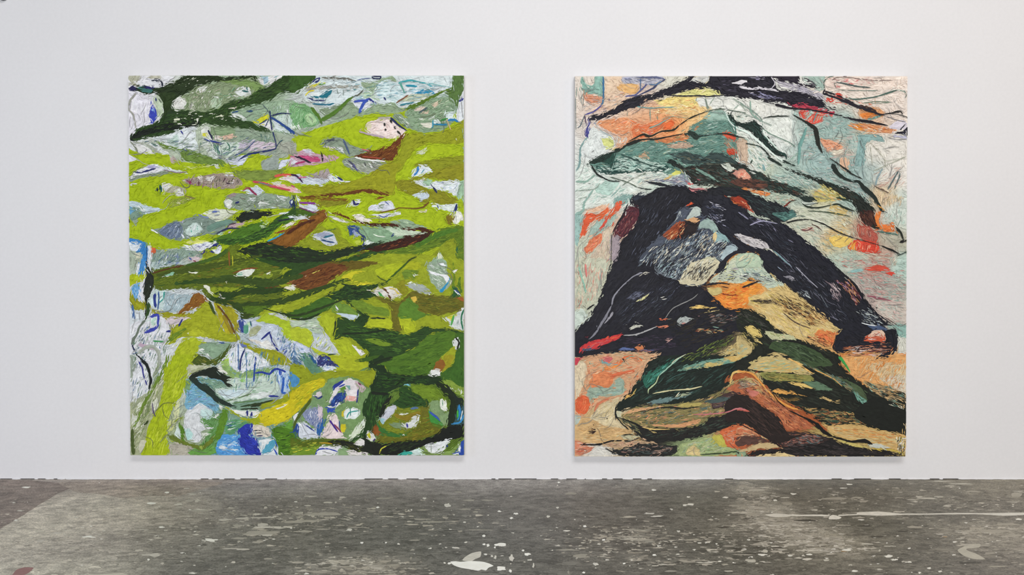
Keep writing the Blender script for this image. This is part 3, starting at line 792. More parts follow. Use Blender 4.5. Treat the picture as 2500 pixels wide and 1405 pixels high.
LEFT = '''
@ 0 0 1
G 9fb396 70 600,250
G e2e2e6 60 340,300
G cfdedc 90 1000,225
G c9d2cc 60 800,220
G 93a788 60 850,270
G 8aa384 60 1060,290
G b9c4ae 80 420,370
G a3ad9c 60 620,360
G b5bfb4 90 400,560
G 9aa890 90 560,520
G cfd6d8 90 380,760
G d8dcdc 100 380,900
G b9c6c8 90 640,850
G a3b08a 80 420,1050
G 7fa088 80 560,1000
G 8ab0c8 50 580,1080
G 7a9a62 90 850,980
G 7f8a3a 120 1020,720
G 5f7a2a 120 1020,980
1P a6bb16 312,362 332,370 412,377 420,392 545,400 590,376 640,378 700,385 712,340 760,318 830,296 880,282 960,270 1000,268 990,285 1000,315 1060,320 1132,292 1132,720 1000,760 860,700 700,700 560,700 440,610 400,608 312,586
@ 300 170
0P e4e4e6 65,80 620,80 700,130 560,200 540,240 420,270 300,220 70,230
1P b9b9a4 70,90 260,90 200,160 190,220 110,210
1P bcbaa8 330,110 430,80 520,85 560,130 430,130
0P e6e4ea 65,280 190,310 330,370 395,420 380,560 375,700 410,730 220,790 185,820 75,930
4S 9a9a90 20:32:18:22:14 185,320 110,420 75,500 90,560 140,610 160,700 185,820
1P c5d2b8 400,400 500,335 540,430 555,560 530,640 470,660 460,560 440,480
4P 3a48b0 400,470 440,520 465,580 465,680 420,740 385,690 370,600
4P 8fb0e0 390,560 430,520 420,580
4S 252a66 20 455,390 462,440
0P 8c9c78 680,470 740,400 830,350 940,290 1010,230 1150,200 1350,160 1600,140 1850,130 1950,230 1800,310 1740,370 1560,430 1390,480 1350,520 1130,580 900,560 760,570 700,530
1P e3e3dc 680,470 740,400 820,370 870,450 850,540 760,560 700,520
1P e0e2da 1030,260 1140,220 1150,290 1060,320
1P b5c9ac 1200,420 1300,380 1350,480 1290,540 1200,520
1P d5d8c8 900,500 960,470 1000,540 930,560
1P 7f9a5a 1350,160 1700,140 1880,190 1940,240 1850,300 1700,230 1500,200
1H b9bda8,e0e2d6,8a9478,a8a890,6f8a5a 160 70 7 65 840,360 1150,210 1350,250 1340,510 1130,570 900,550
1H e6e8e0,a8b89a,6f9a7a 60 110 10 8 1150,330 1740,240 1780,340 1500,450 1380,470
1P e2e6e2 1540,290 1700,240 1770,340 1640,370 1540,330
4S 2a5a5a 20 1640,290 1730,310
4S 3a6a6a 14 1700,240 1720,300
0P e4e4e2 1840,110 2200,85 2140,140 1950,220 1880,180
1P a3bfcb 1930,100 1995,90 1990,180 1940,210
1P 6fa0a8 2080,90 2120,90 2100,135
1P 9ab295 1460,620 1580,560 1900,470 2360,430 2360,850 2050,850 1850,770 1700,710
2P d2d22a 1780,720 1990,610 2010,680 1850,740
2P e6e6e4 1860,760 2000,690 2060,830 1980,820
2P d6e0e0 2060,690 2300,860 2150,840 2070,800
2P e2e8e2 1460,610 1600,600 1700,680 1560,660
4S 2a4a80 20 1500,590 1590,575
4S 2a4a70 26 1700,570 1790,570
4S 23305a 22:10 2025,640 2180,600 2320,610
4S 2a4a8a 24:40 2030,650 2200,760 2360,880
4S 23305a 20 2020,560 2030,680 2050,840
4S 33406a 12 2010,670 1950,800
4S 33406a 12 2010,660 1930,720 1860,760
4S 4a5a60 10 1920,480 1990,560 2025,630
2P c9d8cf 2100,640 2280,620 2340,780 2300,840 2100,690
2H dfe8e0,7fa088,a8c0b0 40 90 8 80 1950,480 2350,450 2340,780 2080,620
3P 222a20>33461f 75,265 100,235 190,225 310,225 430,260 550,235 700,180 780,130 860,85 1310,85 1400,110 1500,110 1700,90 1830,90 1850,130 1600,140 1350,160 1150,200 1010,230 940,290 830,350 740,400 660,460 560,500 500,330 400,330 330,360 270,330 190,290 120,285
4P 3f6f68 190,240 300,260 420,280 400,320 280,310
4P 2a2a50 75,262 110,232 185,228 190,285 110,282
4P 2c2a66 320,235 400,225 440,255 400,275 340,270
4S 1f2433 22 395,150 510,150 545,190 545,235
4H c9d0b8,e0e2d0,6a7a5a 26 36 12 20 560,200 860,100 1300,110 1200,190 900,260 700,300
3P 2f4020 500,330 700,320 740,400 670,470 700,540 760,570 900,570 700,720 480,720 540,650 560,540 540,420
3P 20281f>3a5a24 75,950 180,850 220,800 410,740 480,700 640,570 760,570 900,560 1130,580 1350,520 1390,480 1560,430 1740,370 1800,320 1950,240 2020,210 2150,130 2210,85 2370,85 2370,300 2150,330 2050,400 1900,460 1600,540 1450,620 1600,670 1780,720 1850,770 1950,790 2050,850 1850,840 1540,790 1300,770 1100,740 1060,780 1000,770 880,785 700,850 570,900 420,920 200,970 110,975
3S 1e251e 60:90:60 110,930 300,860 600,790 1000,740 1040,760
3H 2a3f1c,3f5a26,1e2a1a,4a6a30 200 130 12 12 480,720 900,580 1400,500 2000,240 2300,100 2340,280 1800,430 1400,640 1000,750 300,860
4H dfe2cc,b9c4a0,e8e8d8 34 50 14 8 640,590 1300,560 1500,640 1700,700 1300,740 700,760
4P e6e8cc 1335,625 1360,618 1385,645 1355,650
4P d8dcc0 700,680 800,670 780,700 710,700
4P dfe0d2 1010,680 1030,665 1040,690 1025,730
4P e2d8c8 1490,525 1570,515 1550,540 1500,540
3S 1c241c 26 1020,700 1035,800
2P dfe5e5 400,940 570,900 700,850 880,785 990,790 1000,960 1040,1060 950,1110 740,1080 540,1000
3P c3d6cc 600,980 750,900 750,1060 640,1020
4S 2a2f80 22:14 795,835 830,890
2P 6f8a3e 430,980 540,1000 740,1080 950,1110 1200,1200 1390,1250 1380,1330 1000,1290 820,1230 780,1110 600,1080
2P e2e4e2 75,980 110,985 200,1130 110,1100 80,1070
2P e4e4e0 180,1010 320,1060 430,1150 210,1140
2P e0e4e2 350,1010 450,1020 620,1130 640,1160 520,1140
4S 8a8f7c 20 100,985 160,1050 210,1140
4S 9a9f90 22 140,990 300,1020 420,1080 500,1150
2P dcdfd6 1080,780 1200,790 1240,960 1100,950
3P d0cf3a 1090,870 1140,870 1140,920 1100,915
4S 23264a 26:14 1170,830 1200,890 1240,970
2P 8aa07a 1200,790 1540,800 1560,900 1480,960 1250,960
3P e6c3ab 1360,910 1540,890 1480,960 1380,960
3P dfd8d0 1250,900 1370,920 1350,970 1260,960
4S 2f3a80 18:24:12 1100,950 1210,980 1360,1010
2P dfe4dc 1080,980 1190,990 1180,1060 1100,1060
2P d9e0da 1140,1090 1250,1070 1310,1180 1300,1220 1200,1190
3P 5e8a6c 1240,1040 1310,1060 1320,1150 1290,1150
2P cfdcd0 1330,1000 1600,1000 1560,1120 1480,1200 1380,1190 1320,1100
3P 4a7a5c 1380,1090 1450,1080 1440,1100 1400,1110
4S 3f6f5a 14 1430,1000 1470,1060 1450,1100
4S 7fa08a 14 1340,1150 1400,1170 1460,1130
2P 93a58e 1560,830 2060,860 2090,1080 1850,1110 1640,1000 1560,950
3P c6bfcc 1640,1000 1820,960 1700,1100 1560,1120
3P d3c6d0 1800,990 2080,1000 2080,1080 1720,1110
2H 6f8f80,c3cfc3,5a7a70 40 120 7 85 1850,870 2060,880 2070,1050 1900,1000
4S 252f66 16:12:26:14 2060,850 2090,960 2100,1080 1900,1130 1720,1160 1580,1250
4S 3a4a80 10 1820,970 1700,1090 1540,1180
4S 2a4a5a 10 2100,1080 2150,1000 2200,960
2P a9ad9e 2090,1000 2360,1000 2360,1180 2240,1130 2100,1070
2P cfd4e0 1420,1230 1700,1160 1880,1150 1700,1300 1480,1300
2P aabd1c 1640,1320 1760,1150 1870,1150 1920,1240 1880,1330 1700,1360
2P e3e1ea 70,1165 190,1225 75,1265
2P dde0a0 820,1320 1000,1330 1200,1310 1180,1340 900,1345
2P d9dcd8 1250,1310 1300,1290 1330,1350 1280,1350
3P b9a9a2 640,1200 740,1210 760,1270 660,1270
2P d8dcea 2120,1260 2200,1230 2300,1240 2200,1350 2130,1370
2P 9aa59c 1920,1250 2120,1180 2130,1370 1960,1400 1900,1330
@ 710 170
0P d5e0e0 320,90 2220,90 2230,240 1900,420 1500,520 600,560 180,380 200,280 300,180
1S 8f8f86 34:20 420,110 650,120 900,160
1S a7a79c 44 200,270 560,240 960,230
4S 55554e 16 640,130 750,120 880,155
4S 44443e 12 540,120 600,110 590,160
3P 3a5a24 0,85 330,85 300,170 200,200 210,240 150,260 100,330 0,300
3S d6cf3c 30:16 230,230 380,210 480,180
3P 5a9a4a 340,200 420,170 450,190 400,220
4S 252a66 16 300,180 340,140 400,115 380,160 330,180
4S d8c83a 18 200,360 260,300 330,290
4P 1f6f80 270,375 420,350 470,300 570,285 540,350 490,390 400,395
4P dfe6e4 250,340 340,310 440,330 400,360 290,365
4S 232a5a 18 240,390 330,420 480,430
4S 2a6a80 22 300,470 500,485 600,465
4S 6a8a8a 10 380,400 385,450
4S 6a8a8a 10 480,400 475,450
4S 7a8a80 10 640,270 645,330
4S 7a8a80 10 725,270 725,360
1P 7fae78 0,480 200,470 350,600 400,700 340,770 0,800
1H 5a9a5a,b9d8b0,8ac08a,3a7a4a 60 110 8 70 0,480 220,480 370,680 330,760 0,790
1P b0d0a0 200,680 260,590 360,700 290,750
4P dfe8dc 80,760 110,750 150,820 120,830
4P dfe8dc 0,790 60,770 50,810 0,830
1P 8a9c80 400,550 600,500 830,440 900,560 700,640 480,640
4S 4f7326 50:40:30 280,520 380,640 430,750
4S 4f7326 60:50:26 420,700 560,620 680,530 780,430 860,370
1P 93a788 830,450 1150,480 1420,450 1500,530 1600,560 1400,600 1100,600 900,640 700,690 690,600
2P e2e6ec 850,440 1060,400 1140,480 990,550 920,520
4S 3a55b0 44:34:44 1070,400 1000,470 940,600
4S 3a50a8 28 870,440 1050,420
4S 28307a 32:12 1070,395 1120,430 1180,470
2P c6dae2 880,400 940,380 930,440 890,440
1P b9ceb3 960,360 1050,280 1180,370 1220,410 1060,400
1P 9db192 960,180 1100,170 1200,150 1390,90 1460,170 1350,150 1220,170 1150,310 1050,270
4S 252a4a 16 1120,95 1240,100 1220,130 1140,125 1115,100
4S 6c7a9a 14 910,150 1000,130 1100,120
4S 55584a 18 1000,280 930,350 880,360
1P d3e4e4 1220,180 1400,160 1560,330 1440,450 1330,410 1160,320
4S 3c9aa0 26:16 1480,190 1640,150 1800,180 1930,200
4S 2a8aa0 30 1580,220 1740,230
4P 2b85ab 1720,330 1790,290 1930,290 1990,340 1850,320
4S 5aa090 34:8 1500,180 1540,260 1570,330
4S 60a5b0 20 1880,200 1950,240
4S 8ab8b8 14 1900,190 2200,250
2P e0e8ea 1580,240 1760,240 1760,320 1600,340
1P c2c9b0 1560,400 1700,340 1960,350 1950,400 1760,440 1500,430
4S 7a5038 20 1450,460 1540,400 1620,350
4S 3f7f8c 26:14 1500,490 1700,450
2P dfd8cf 1500,500 1580,490 1560,530
4S 252f66 20 1280,380 1310,420
1P dfe4e8 1950,300 2110,280 2000,350
3S 5b7a22 50:40:30 1590,540 1760,470 1950,370 2120,290 2220,260
3P 56743a 2230,85 2380,85 2380,250 2310,420 2290,520 2240,430 2120,310 2220,250
1P dfe3e6 2380,260 2385,680 2310,720 2270,690 2290,520 2320,420
4S 2a3080 34:14 2310,440 2380,395
1P 8aa384 1600,560 1750,480 1950,400 2180,380 2250,500 2240,700 2150,790 2060,840 1850,860 1690,830 1560,620
1H a8b89a,6f8a68,5a7a50,c3cfb4 110 110 10 20 1620,560 1950,410 2200,400 2230,680 1850,850 1700,800
2P e2d3c2 1690,540 1850,510 1800,590 1700,560
4S 4a5a5a 24 1760,600 1880,520
2P dcc4ae 1790,605 1900,560 1890,600
2P dac8b0 1930,470 2000,440 2060,420 1980,520
2P e4e2d2 1800,740 1960,740 1940,800 1810,790
2P e4ecec 1960,690 2030,680 2060,740 1960,740
2P d8e4e4 2120,600 2250,580 2250,680 2150,690
2P dfe6e0 1900,640 1980,650 1890,680
2P dfe4dc 1740,670 1820,670 1800,690
4S 2a7aa0 22 1950,750 2150,760
4S 2a8aa8 18 1955,690 1950,800
4S 3a8a40 30 2060,700 2160,670
4S 2a70a0 30 2150,700 2250,690 2300,720
4S d8b48a 14 2140,680 2200,830
4S 6a7a60 26 1780,650 1900,640 1990,600
2P ecdcd6 1030,750 1100,700 1260,680 1370,660 1480,780 1590,830 1500,920 1440,945 1290,940 1100,880 1040,840
2H d8c3bc,f0e6e0,e0ccc6 24 110 8 30 1100,720 1370,690 1500,860 1290,920 1100,850
3P d6d0b0 1030,750 1100,720 1110,790 1040,830
4S b7a6ae 28 940,850 1100,890 1290,930
4S a9a39a 30 1200,670 1380,660
3P b9a890 940,830 980,800 960,840
4S 252f56 34:20 1370,660 1480,760 1600,840
4S 2a2a28 26 1285,730 1295,775
4S 2a2a28 26 1300,810 1305,840
4S 2a2a28 26 1365,690 1390,730
4S 2a2a28 26 1420,780 1445,815
4S 2a2a28 26 1460,840 1510,890
2P 8c9f86 1400,640 1500,600 1690,800 1680,830 1590,800 1480,720
3H e0e4dc,c9d0c0,5a6a58 26 80 9 -40 1420,640 1500,610 1690,800 1600,800
3P 6b3a18 870,1190 1000,1140 1200,1090 1400,1010 1500,920 1570,850 1590,870 1540,960 1500,1060 1450,1190 1370,1260 1280,1250 1100,1230 960,1210
3H 7a4a1c,5a2c10,8a5a28 60 100 10 30 1000,1170 1400,1040 1550,890 1460,1150 1350,1240
4S a84a3a 14 980,1190 1250,1220
2P 8b9a86 390,1025 480,960 600,930 720,940 780,1010 960,1080 1100,1110 900,1180 850,1190 700,1150 640,1110 500,1060
3P 4a4f5a 400,1020 490,970 600,940 620,970 520,1000
4S 4a5a7a 26:20 710,950 770,1060 810,1170
3P dfe2e2 650,1090 720,1080 730,1140
3P d8ccd8 470,1040 560,1060 620,1100 520,1080
4S c85a70 14 970,1090 1080,1115
2P 8f9b88 700,1250 850,1200 960,1210 1150,1250 1320,1270 1200,1330 1080,1400 900,1400 780,1340
3H dfe0de,6a7a6a,b9c0b4,4a4a50 50 60 7 -30 720,1250 960,1220 1300,1280 1090,1400 900,1390
4S 4a4a60 22 780,1240 850,1300 910,1390
4S e2e4e0 20 880,1200 1000,1230 1300,1260
2P c9a3b1 0,1180 200,1090 330,1140 450,1170 660,1200 500,1270 300,1300 0,1330
3P c2507c 60,1190 200,1180 370,1190 400,1260 250,1260
3P dfdfe6 0,1230 80,1250 40,1310 0,1315
3P d5cfdc 170,1100 270,1100 300,1170 230,1150
3H d8b0c0,b9a0b8,e0d0dc,9a8a90 40 60 8 -75 430,1170 650,1200 500,1270 440,1260
3P 9a9a8a 0,1100 70,1100 90,1170 0,1200
4S 2a2030 22:26 60,1190 180,1230 280,1280
4S 2a1f28 22 425,1140 440,1260
4S b03a6a 22 60,1290 200,1260
2P 939a1c 1500,940 1700,870 1900,880 2060,850 2200,800 2375,700 2375,1000 1900,1010 1700,1100 1580,1250 1480,1400 1080,1400 1350,1270 1460,1190 1520,1000
2P 8a911c 1700,1320 1800,1260 2375,1180 2375,1400 1960,1400 1830,1320
2P d0d6b8 1740,1150 1800,1090 1850,1080 1880,1050 1860,1110 1800,1170
4P dfe2c0 2265,950 2285,940 2285,980
@ 300 400
2P e6e6ea 80,180 150,110 250,60 330,20 440,0 600,60 560,100 400,130 200,160
3P b8b4d6 330,20 440,10 450,60 350,60
4S 252a60 20 140,100 220,120 330,95 450,60
2P d5dcdc 440,0 600,60 880,110 740,125 560,80 450,40
2S 8e9a86 60:50:40 80,230 200,180 450,140 640,110
4S 8a7a80 14 560,80 740,120 880,110
2P d6d6e2 100,270 180,260 150,290
2P e0e0dc 530,380 530,290 600,275 680,280 620,350 570,390
3P 1f5a50 450,350 490,320 530,310 530,385 480,380
3P 24302c 450,350 490,322 495,380 465,375
3P eef0f0 420,355 455,350 450,370
2P b0ae96 570,390 680,300 800,320 870,360 830,440 720,400
3P dfe0d8 700,380 790,330 830,430 720,440
4S 8a8470 12 790,330 810,390
2P 90a03a 620,530 700,480 900,440 980,470 800,560 640,600
3H dfe0b8,b9b080,c9d070 30 40 10 20 620,540 900,450 960,470 800,560 640,600
4S 7a6a40 14 840,430 920,460 990,470
2P a39588 800,220 1000,180 1150,150 1400,120 1530,160 1650,260 1550,330 1330,340 1180,310 1000,290 850,270
3H 6a5058,c9b8b8,8a8a70,9a6a7a,dfd6d2,4a4a3a 120 60 8 70 830,220 1150,160 1530,170 1640,260 1330,330 1000,290
3P e6ded8 1010,180 1090,170 1080,220
3P e4e2dc 1100,210 1190,165 1200,230
3P e2e0dc 1210,170 1260,180 1220,230
3P e4e4ea 1390,120 1500,130 1520,170 1440,160
3P e6d6d8 1410,280 1470,280 1460,310
3P e2d4dc 810,220 880,220 870,260
4S 8a2f5a 22 870,230 960,280
4S 6a4a50 18 1040,240 1040,300
4S 3a2a3a 16 1410,260 1480,275
2P 7f9240 1500,110 1620,85 1900,90 2100,80 2250,60 2100,190 1950,230 1700,220 1560,170
4S d05a4a 44:20 2080,170 2200,150 2360,150
3P e3d8dc 2140,210 2260,160 2360,190 2360,250 2220,230
4S c04a5a 30:36:26 1780,240 1950,270 2100,320 2300,360
3P e9b9b4 2060,320 2150,280 2280,290 2360,330 2340,390 2220,360
3P dfe0d4 2040,250 2180,240 2150,290 2060,285
4S 3a8a80 12 1850,250 1960,280 2060,300
2P d5dfe8 1640,370 1760,310 1860,310 1930,370 1850,430 1700,400
4S 8a3050 26 1720,320 1780,380 1840,430
4S a05060 18 1640,370 1720,320
2P 8f9f8a 1390,540 1430,440 1560,400 1800,420 1960,400 2130,420 2360,480 2360,600 2070,610 1900,620 1640,640 1520,610 1400,610
3H b9c3b4,6f8a70,dfe4e0,7a7a6a 80 70 8 -15 1430,460 1800,430 2200,480 2300,590 1900,610 1450,600
3P dfe2dc 1390,520 1430,490 1520,510 1480,590 1410,600
3P e2e6e0 1850,540 1880,510 1980,540 1870,590
3P dfe4e4 2140,440 2250,460 2170,500
3P e4e8e8 1980,580 2070,580 2050,600
3P d9e0de 1740,490 1820,450 1810,510
3P dfe4e2 1700,530 1750,520 1740,560
3P 9a8a8a 1440,420 1560,400 1540,440 1450,470
4S 28306a 20 1540,540 1600,520
4S 2a3a80 16 2330,480 2290,520 2320,590
3P 222820 1535,750 1600,700 1640,660 1800,635 2070,660 1990,710 1800,760 1640,800 1570,790
4P e0e0d8 1780,655 1795,655 1790,670
2P d8dcc8 1060,690 1180,640 1300,620 1500,630 1560,650 1480,710 1380,770 1280,780 1180,740
4S 5a6aa8 24 1220,660 1300,650
4S 7a88b0 22 1030,690 1100,720 1180,740
4S 8a90a8 12 1250,710 1330,690
2P 84968a 380,900 480,890 580,840 720,790 960,720 1060,700 1180,750 1300,790 1540,770 1570,800 1440,830 1420,890 1300,960 1000,990 830,1050 640,1030 500,960
3P 6f7f96 480,890 720,790 800,860 800,1000 640,1020 500,950
3H 4a5a78,9aa8b8,c9d0d8,5a6a6a 90 45 7 60 500,890 720,800 840,880 820,1020 640,1020
3P cfe0d8 860,900 1000,800 1100,900 1000,970 900,990
3H 4fae96,e2eeea,8ac8b4 16 110 9 75 880,900 1000,810 1090,900 920,980
4S 6f8f80 80 1150,900 1300,830 1500,790
4S e4e6ea 26:12 380,900 430,920 490,960
4S e0e4ea 22 800,960 840,1020
3P b0aec8 760,780 830,770 820,810 770,800
2P c3aaac 1430,880 1480,820 1600,800 1700,800 1600,860
4S 4a3040 14 1430,880 1460,830 1560,810
4S 2a2f50 18:24:14 1280,960 1420,890 1600,880
3P bfe0d0 1280,970 1390,930 1360,970
3P c9c0d8 1430,930 1560,910 1500,950
2P c6d6dc 85,510 240,530 360,590 450,600 540,620 500,650 370,670 200,720 110,690
3P 7f9a88 110,600 200,590 300,660 200,740 110,780 90,720
3P dfe6e2 180,570 230,580 310,640 260,660
3P 6aa0c0 85,580 120,590 130,650 90,700
2P 9aa890 80,740 190,720 190,790 170,860 150,830
4S 3a3050 14 80,750 85,810
2P dfe6ea 80,1080 250,1080 220,1170 150,1210 100,1190
3P 3f86c4 75,1020 230,1050 320,1110 320,1400 240,1400 230,1300 270,1240 150,1230 220,1160 250,1090 80,1070
3P a9b5a2 80,1200 230,1210 250,1300 180,1400 80,1400
3P d9d8c0 170,1230 240,1220 230,1290 180,1300
3P dfe4e6 170,1390 190,1360 230,1360 230,1400
4S 202c50 10 322,1120 325,1400
2P e2e6ea 330,1110 380,1140 400,1250 350,1400 330,1400
4P d0623a 380,1150 440,1150 440,1220 390,1210
2P 8ea393 440,1170 600,1200 800,1160 1060,1210 1080,1280 820,1290 720,1400 400,1400 400,1240
3H dfe6e6,6f8a8a,b9c8c8,7a8ab0,4a6a6a 100 80 9 65 400,1220 600,1210 1050,1220 820,1290 720,1400 360,1400
2P dce07a 840,1080 960,1040 1180,1060 1060,1100 900,1110
2P e2e6ea 810,1140 900,1120 1100,1070 1280,1100 1100,1190 950,1190
3H c9d4e0,7a7aa8 14 70 10 25 830,1140 1100,1080 1250,1100 1100,1180
3S 272c78 36:30:36 1080,1220 1140,1170 1240,1130 1310,1090
2P e2e6ec 1220,1190 1350,1120 1330,1240 1280,1240
3S 2a2f80 34:14 1200,1190 1230,1205 1260,1220
2P 8d9a22 1090,1220 1200,1200 1270,1260 1130,1310 1100,1290
2P cfc0c0 870,1280 1000,1270 1100,1290 1050,1340 960,1350
4S 3a5a9a 16 900,1280 940,1320
4S 8a3a4a 14 960,1320 1000,1340
3P 4b7320 1340,990 1480,930 1720,830 1920,790 1960,850 2200,720 2360,700 2360,780 2200,840 2080,900 2000,1000 1760,1080 1600,1110 1360,1100 1200,1060
3P 33531f 1960,850 2090,760 2360,600 2360,740 2200,760 2090,860 1990,960 1880,1040 1480,1100 1230,1060 1330,1030 1700,1000
4H 24381c,4a7a24,5f8a30 110 110 11 18 1350,1040 1900,900 2100,780 2340,650 2340,740 2000,980 1500,1090
4H cfe0b8,a8c88a 24 30 10 20 1880,760 1990,750 1990,880 1880,880
4P dfe4e4 2140,670 2300,655 2250,680 2160,685
4P dfe6ea 2280,740 2360,710 2360,750
4P e2dcd6 2200,850 2300,800 2360,790 2260,860
4S 1d2a38 24:16 2120,780 2360,740
4S 2aa0c0 26:10 1980,1060 2100,1010 2220,940
4S 8a3020 18 2080,950 2230,910
2P 8a5a20 2000,1060 2200,960 2370,880 2370,1110 2200,1100
@ 0 0 1
2S 84561f 34:44:36:20 655,606 700,585 735,560 775,530 800,520
4S 4a2412 7:5 700,570 740,545 770,535
@ 300 400
2P 66761c 850,1390 1130,1330 1330,1260 1480,1120 1600,1100 1580,1220 1740,1290 2000,1380 2360,1400 2360,1405 850,1405
4S 3f5a1e 40:50 860,1390 1130,1330 1330,1250 1440,1170
4S 8a5a28 20 1450,1200 1460,1400
4S b9b830 12 1500,1250 1505,1400
4H 7a8a24,4a5a18,8a9a30 40 120 12 10 900,1390 1330,1270 1560,1150 1700,1290 1990,1390
@ 0 0 1
3P 20281c>24351c 581,614 590,606 603,600 640,590 656,589 674,598 720,603 745,603 780,612 810,612 850,604 885,596 910,594 940,590 900,608 860,618 840,625 790,640 720,642 680,640 640,632 600,622
3S 2d4a1c 10:16:10 610,624 680,644 760,650 850,636 960,600
4H 2f4a1c,1a2018,3a5a20 60 22 3 -6 600,606 660,595 760,610 830,612 780,632 700,638 620,620
@ 710 400
2P a79c98 230,170 400,90 510,60 530,110 560,170 520,230 300,200
3H c9b8c0,7a7070,8a8a80 30 60 8 60 250,170 500,70 540,180 310,200
2P cfd6de 0,150 100,140 250,180 480,210 520,220 490,280 400,290 200,270 0,250
4S 3a1f48 32:18 0,140 90,170 170,260
4S c05a7a 14 100,190 220,180
3P e4e6ea 520,170 600,160 740,230 830,235 640,250 530,220
4S 252f6a 24 640,180 720,230
3P 3aa0a0 570,180 620,175 620,210
2P e0c6cc 0,300 70,340 150,390 100,400 0,390
4S b04a70 20 0,290 60,320
2P 9aa090 760,0 1240,0 1100,110 1030,145 900,80 800,30
4S 5a5a8a 22 860,0 900,70 920,90
3P e2e4e4 940,90 1050,120 1030,140
3P dfe0e4 790,10 870,20 860,50
2P 96981c 150,310 480,290 840,230 1100,130 1280,0 1520,0 1450,120 1435,300 1420,420 1300,420 1150,370 900,360 700,400 400,420 240,430
2P 8b8b1b 1460,230 1650,210 1900,130 1960,90 2380,0 2380,210 2200,230 1900,200 1700,200 1690,250 1800,300 1900,350 2100,380 2260,460 2300,500 2200,560 2000,540 1900,510 1820,560 1700,440 1500,370 1450,300
2P dfe6ea 1640,185 1720,40 1750,25 1850,40 1960,100 1780,150
4S 3a7ab8 32:24 1750,30 1740,100 1690,165
4S 6a9aa8 16 1840,70 1790,130
2P e0e6e8 1690,250 1760,210 1860,200 2000,240 2250,230 2340,240 2330,430 2270,440 2170,390 2000,340 1840,330 1800,290
3P 9fbfa0 1850,210 1960,230 1900,300 1800,290
3H b9c8d8,8a9ab0,c8d8c8 30 60 8 40 1850,310 2000,250 2320,250 2310,420 2150,370
4S 28305a 24 1950,300 2010,400
3P 9fc0a0 2330,240 2380,220 2380,520 2330,480 2270,440
2P c9d5de 1670,420 1800,390 1890,390 1880,480 1790,490
3P dfe2dc 1540,350 1600,360 1580,380
2P dde6e2 1930,580 2000,540 2060,560 2260,550 2300,560 2270,650 2190,650 2060,620
4S 25306a 32 2280,550 2260,650
4S 4a5a80 16 2010,560 2030,610
2P e4e4dc 2300,630 2380,690 2380,740 2290,820 2230,820 2230,720
3P 7a6a20 2130,720 2220,680 2230,820 2180,830
3S 6b4018 14:40:44:50:20 100,460 400,435 700,412 950,372 1100,372 1250,405 1350,430
3S 80601a 30 120,470 500,480 800,490
2S 8a8a20 90:90:40 240,570 500,545 800,520
3S 7a4a1a 26 1190,460 1280,455
2P d5dce6 100,570 300,540 370,580 400,640 340,660 200,620
4S 8a3a9a 26 110,530 340,540
4S 6a3060 14 100,590 350,680
3P 1f3050 0,600 40,460 60,470 100,580 80,600
3P e0e8ea 60,460 140,490 100,520
3P e0e8ea 0,470 30,470 20,540 0,560
2P 4a6a1e 0,620 100,600 350,690 200,720 0,700
3P d8dfe0 0,730 120,710 230,720 200,760 90,760
2P dcdfe6 800,570 830,510 950,480 960,540 870,570
4S 2a2a60 26 860,490 880,555 940,540
2P dcdfe8 1060,620 1130,560 1360,500 1440,620 1300,640 1070,640
3P 8f9f88 1200,570 1280,550 1260,620
4S 4a5aa0 12 1290,510 1350,560
4S 6b4a1a 14:12:16:30 1200,670 1440,620 1500,600 1700,610 1820,590 1900,520
2P dfe2e8 1160,700 1300,670 1510,650 1510,690 1400,710 1270,740
4S 4a60a8 12 1200,700 1280,730 1340,700
2P e8e2dc 860,740 900,700 1050,740 1120,790 950,790
2P d8d0c0 1750,640 1870,620 1870,660 1760,660
2P c9c9bc 480,690 560,690 760,790 900,790 750,810 560,740
3P e6e4e6 560,750 650,750 770,810
3P 5f2a14 550,680 650,650 700,690 850,760 950,800 890,800 760,730 640,690
2P 88a986 930,860 1000,850 1250,850 1480,860 1560,900 1700,920 1880,950 1500,1020 1380,1080 1140,1090 1050,1040 980,980
3P c5d6bd 1290,880 1500,870 1530,890 1450,950 1340,920
3P c9d8c0 1400,990 1530,900 1880,940 1600,980
4S 2a3f70 28:14 1420,950 1380,1000
4S dfe8d6 14 1130,960 1200,990 1300,1000
2P 93a98c 1370,800 1500,760 1600,760 1750,830 1920,880 1700,880 1560,880 1450,840
2H 7a9478,b0c3a4 30 70 9 -20 1400,800 1600,770 1850,860 1600,870
3S 4a2414 24:40:30:40:46:40 900,785 1100,830 1350,830 1480,850 1570,890 1700,900 1800,890 1900,920 1940,940
3P 3a1c12 1950,930 1880,1000 1700,1100 1400,1170 1100,1200 1000,1180 1300,1080 1500,1020 1700,970 1880,940
4H 5a2a18,8a4a28,2a1812 30 110 10 22 1100,1180 1500,1040 1880,960 1700,1080 1400,1160
3P 33508a 760,850 860,840 940,860 930,920 870,900 840,960 820,980
3P 9aa6c8 840,920 890,890 950,960 880,1000
3S 27366a 30:24:16 920,930 1000,1010 990,1180
3P e4ece4 1000,1080 1030,1040 1130,1080 1020,1110
3P b9c84a 870,1070 940,1030 960,1100 900,1110
2P 8f9a20 60,1110 280,960 380,820 500,900 640,880 700,1000 860,1120 700,1190 450,1180 150,1130
3P d0d6de 280,990 370,950 540,920 640,1060 640,1100 520,1120 400,1050
4P 9aa0b4 340,980 520,930 560,970 450,1000
4S 2a6a80 22 450,1010 590,970
4S 2a4a7a 20 410,1040 600,1080
4S 3a6a3a 12 490,920 620,885
2P 5f7a1e 0,1250 400,1250 900,1200 1500,1130 1900,1000 2100,880 2380,870 2380,1410 0,1410
2H 4a6a1c,6f8a24,7f8f24,8a9a2a,45601a 260 160 14 14 0,1250 900,1210 1900,1010 2370,880 2370,1400 0,1400
2S 4f7a24 90:70:40 1700,1120 1950,1000 2150,930 2300,900
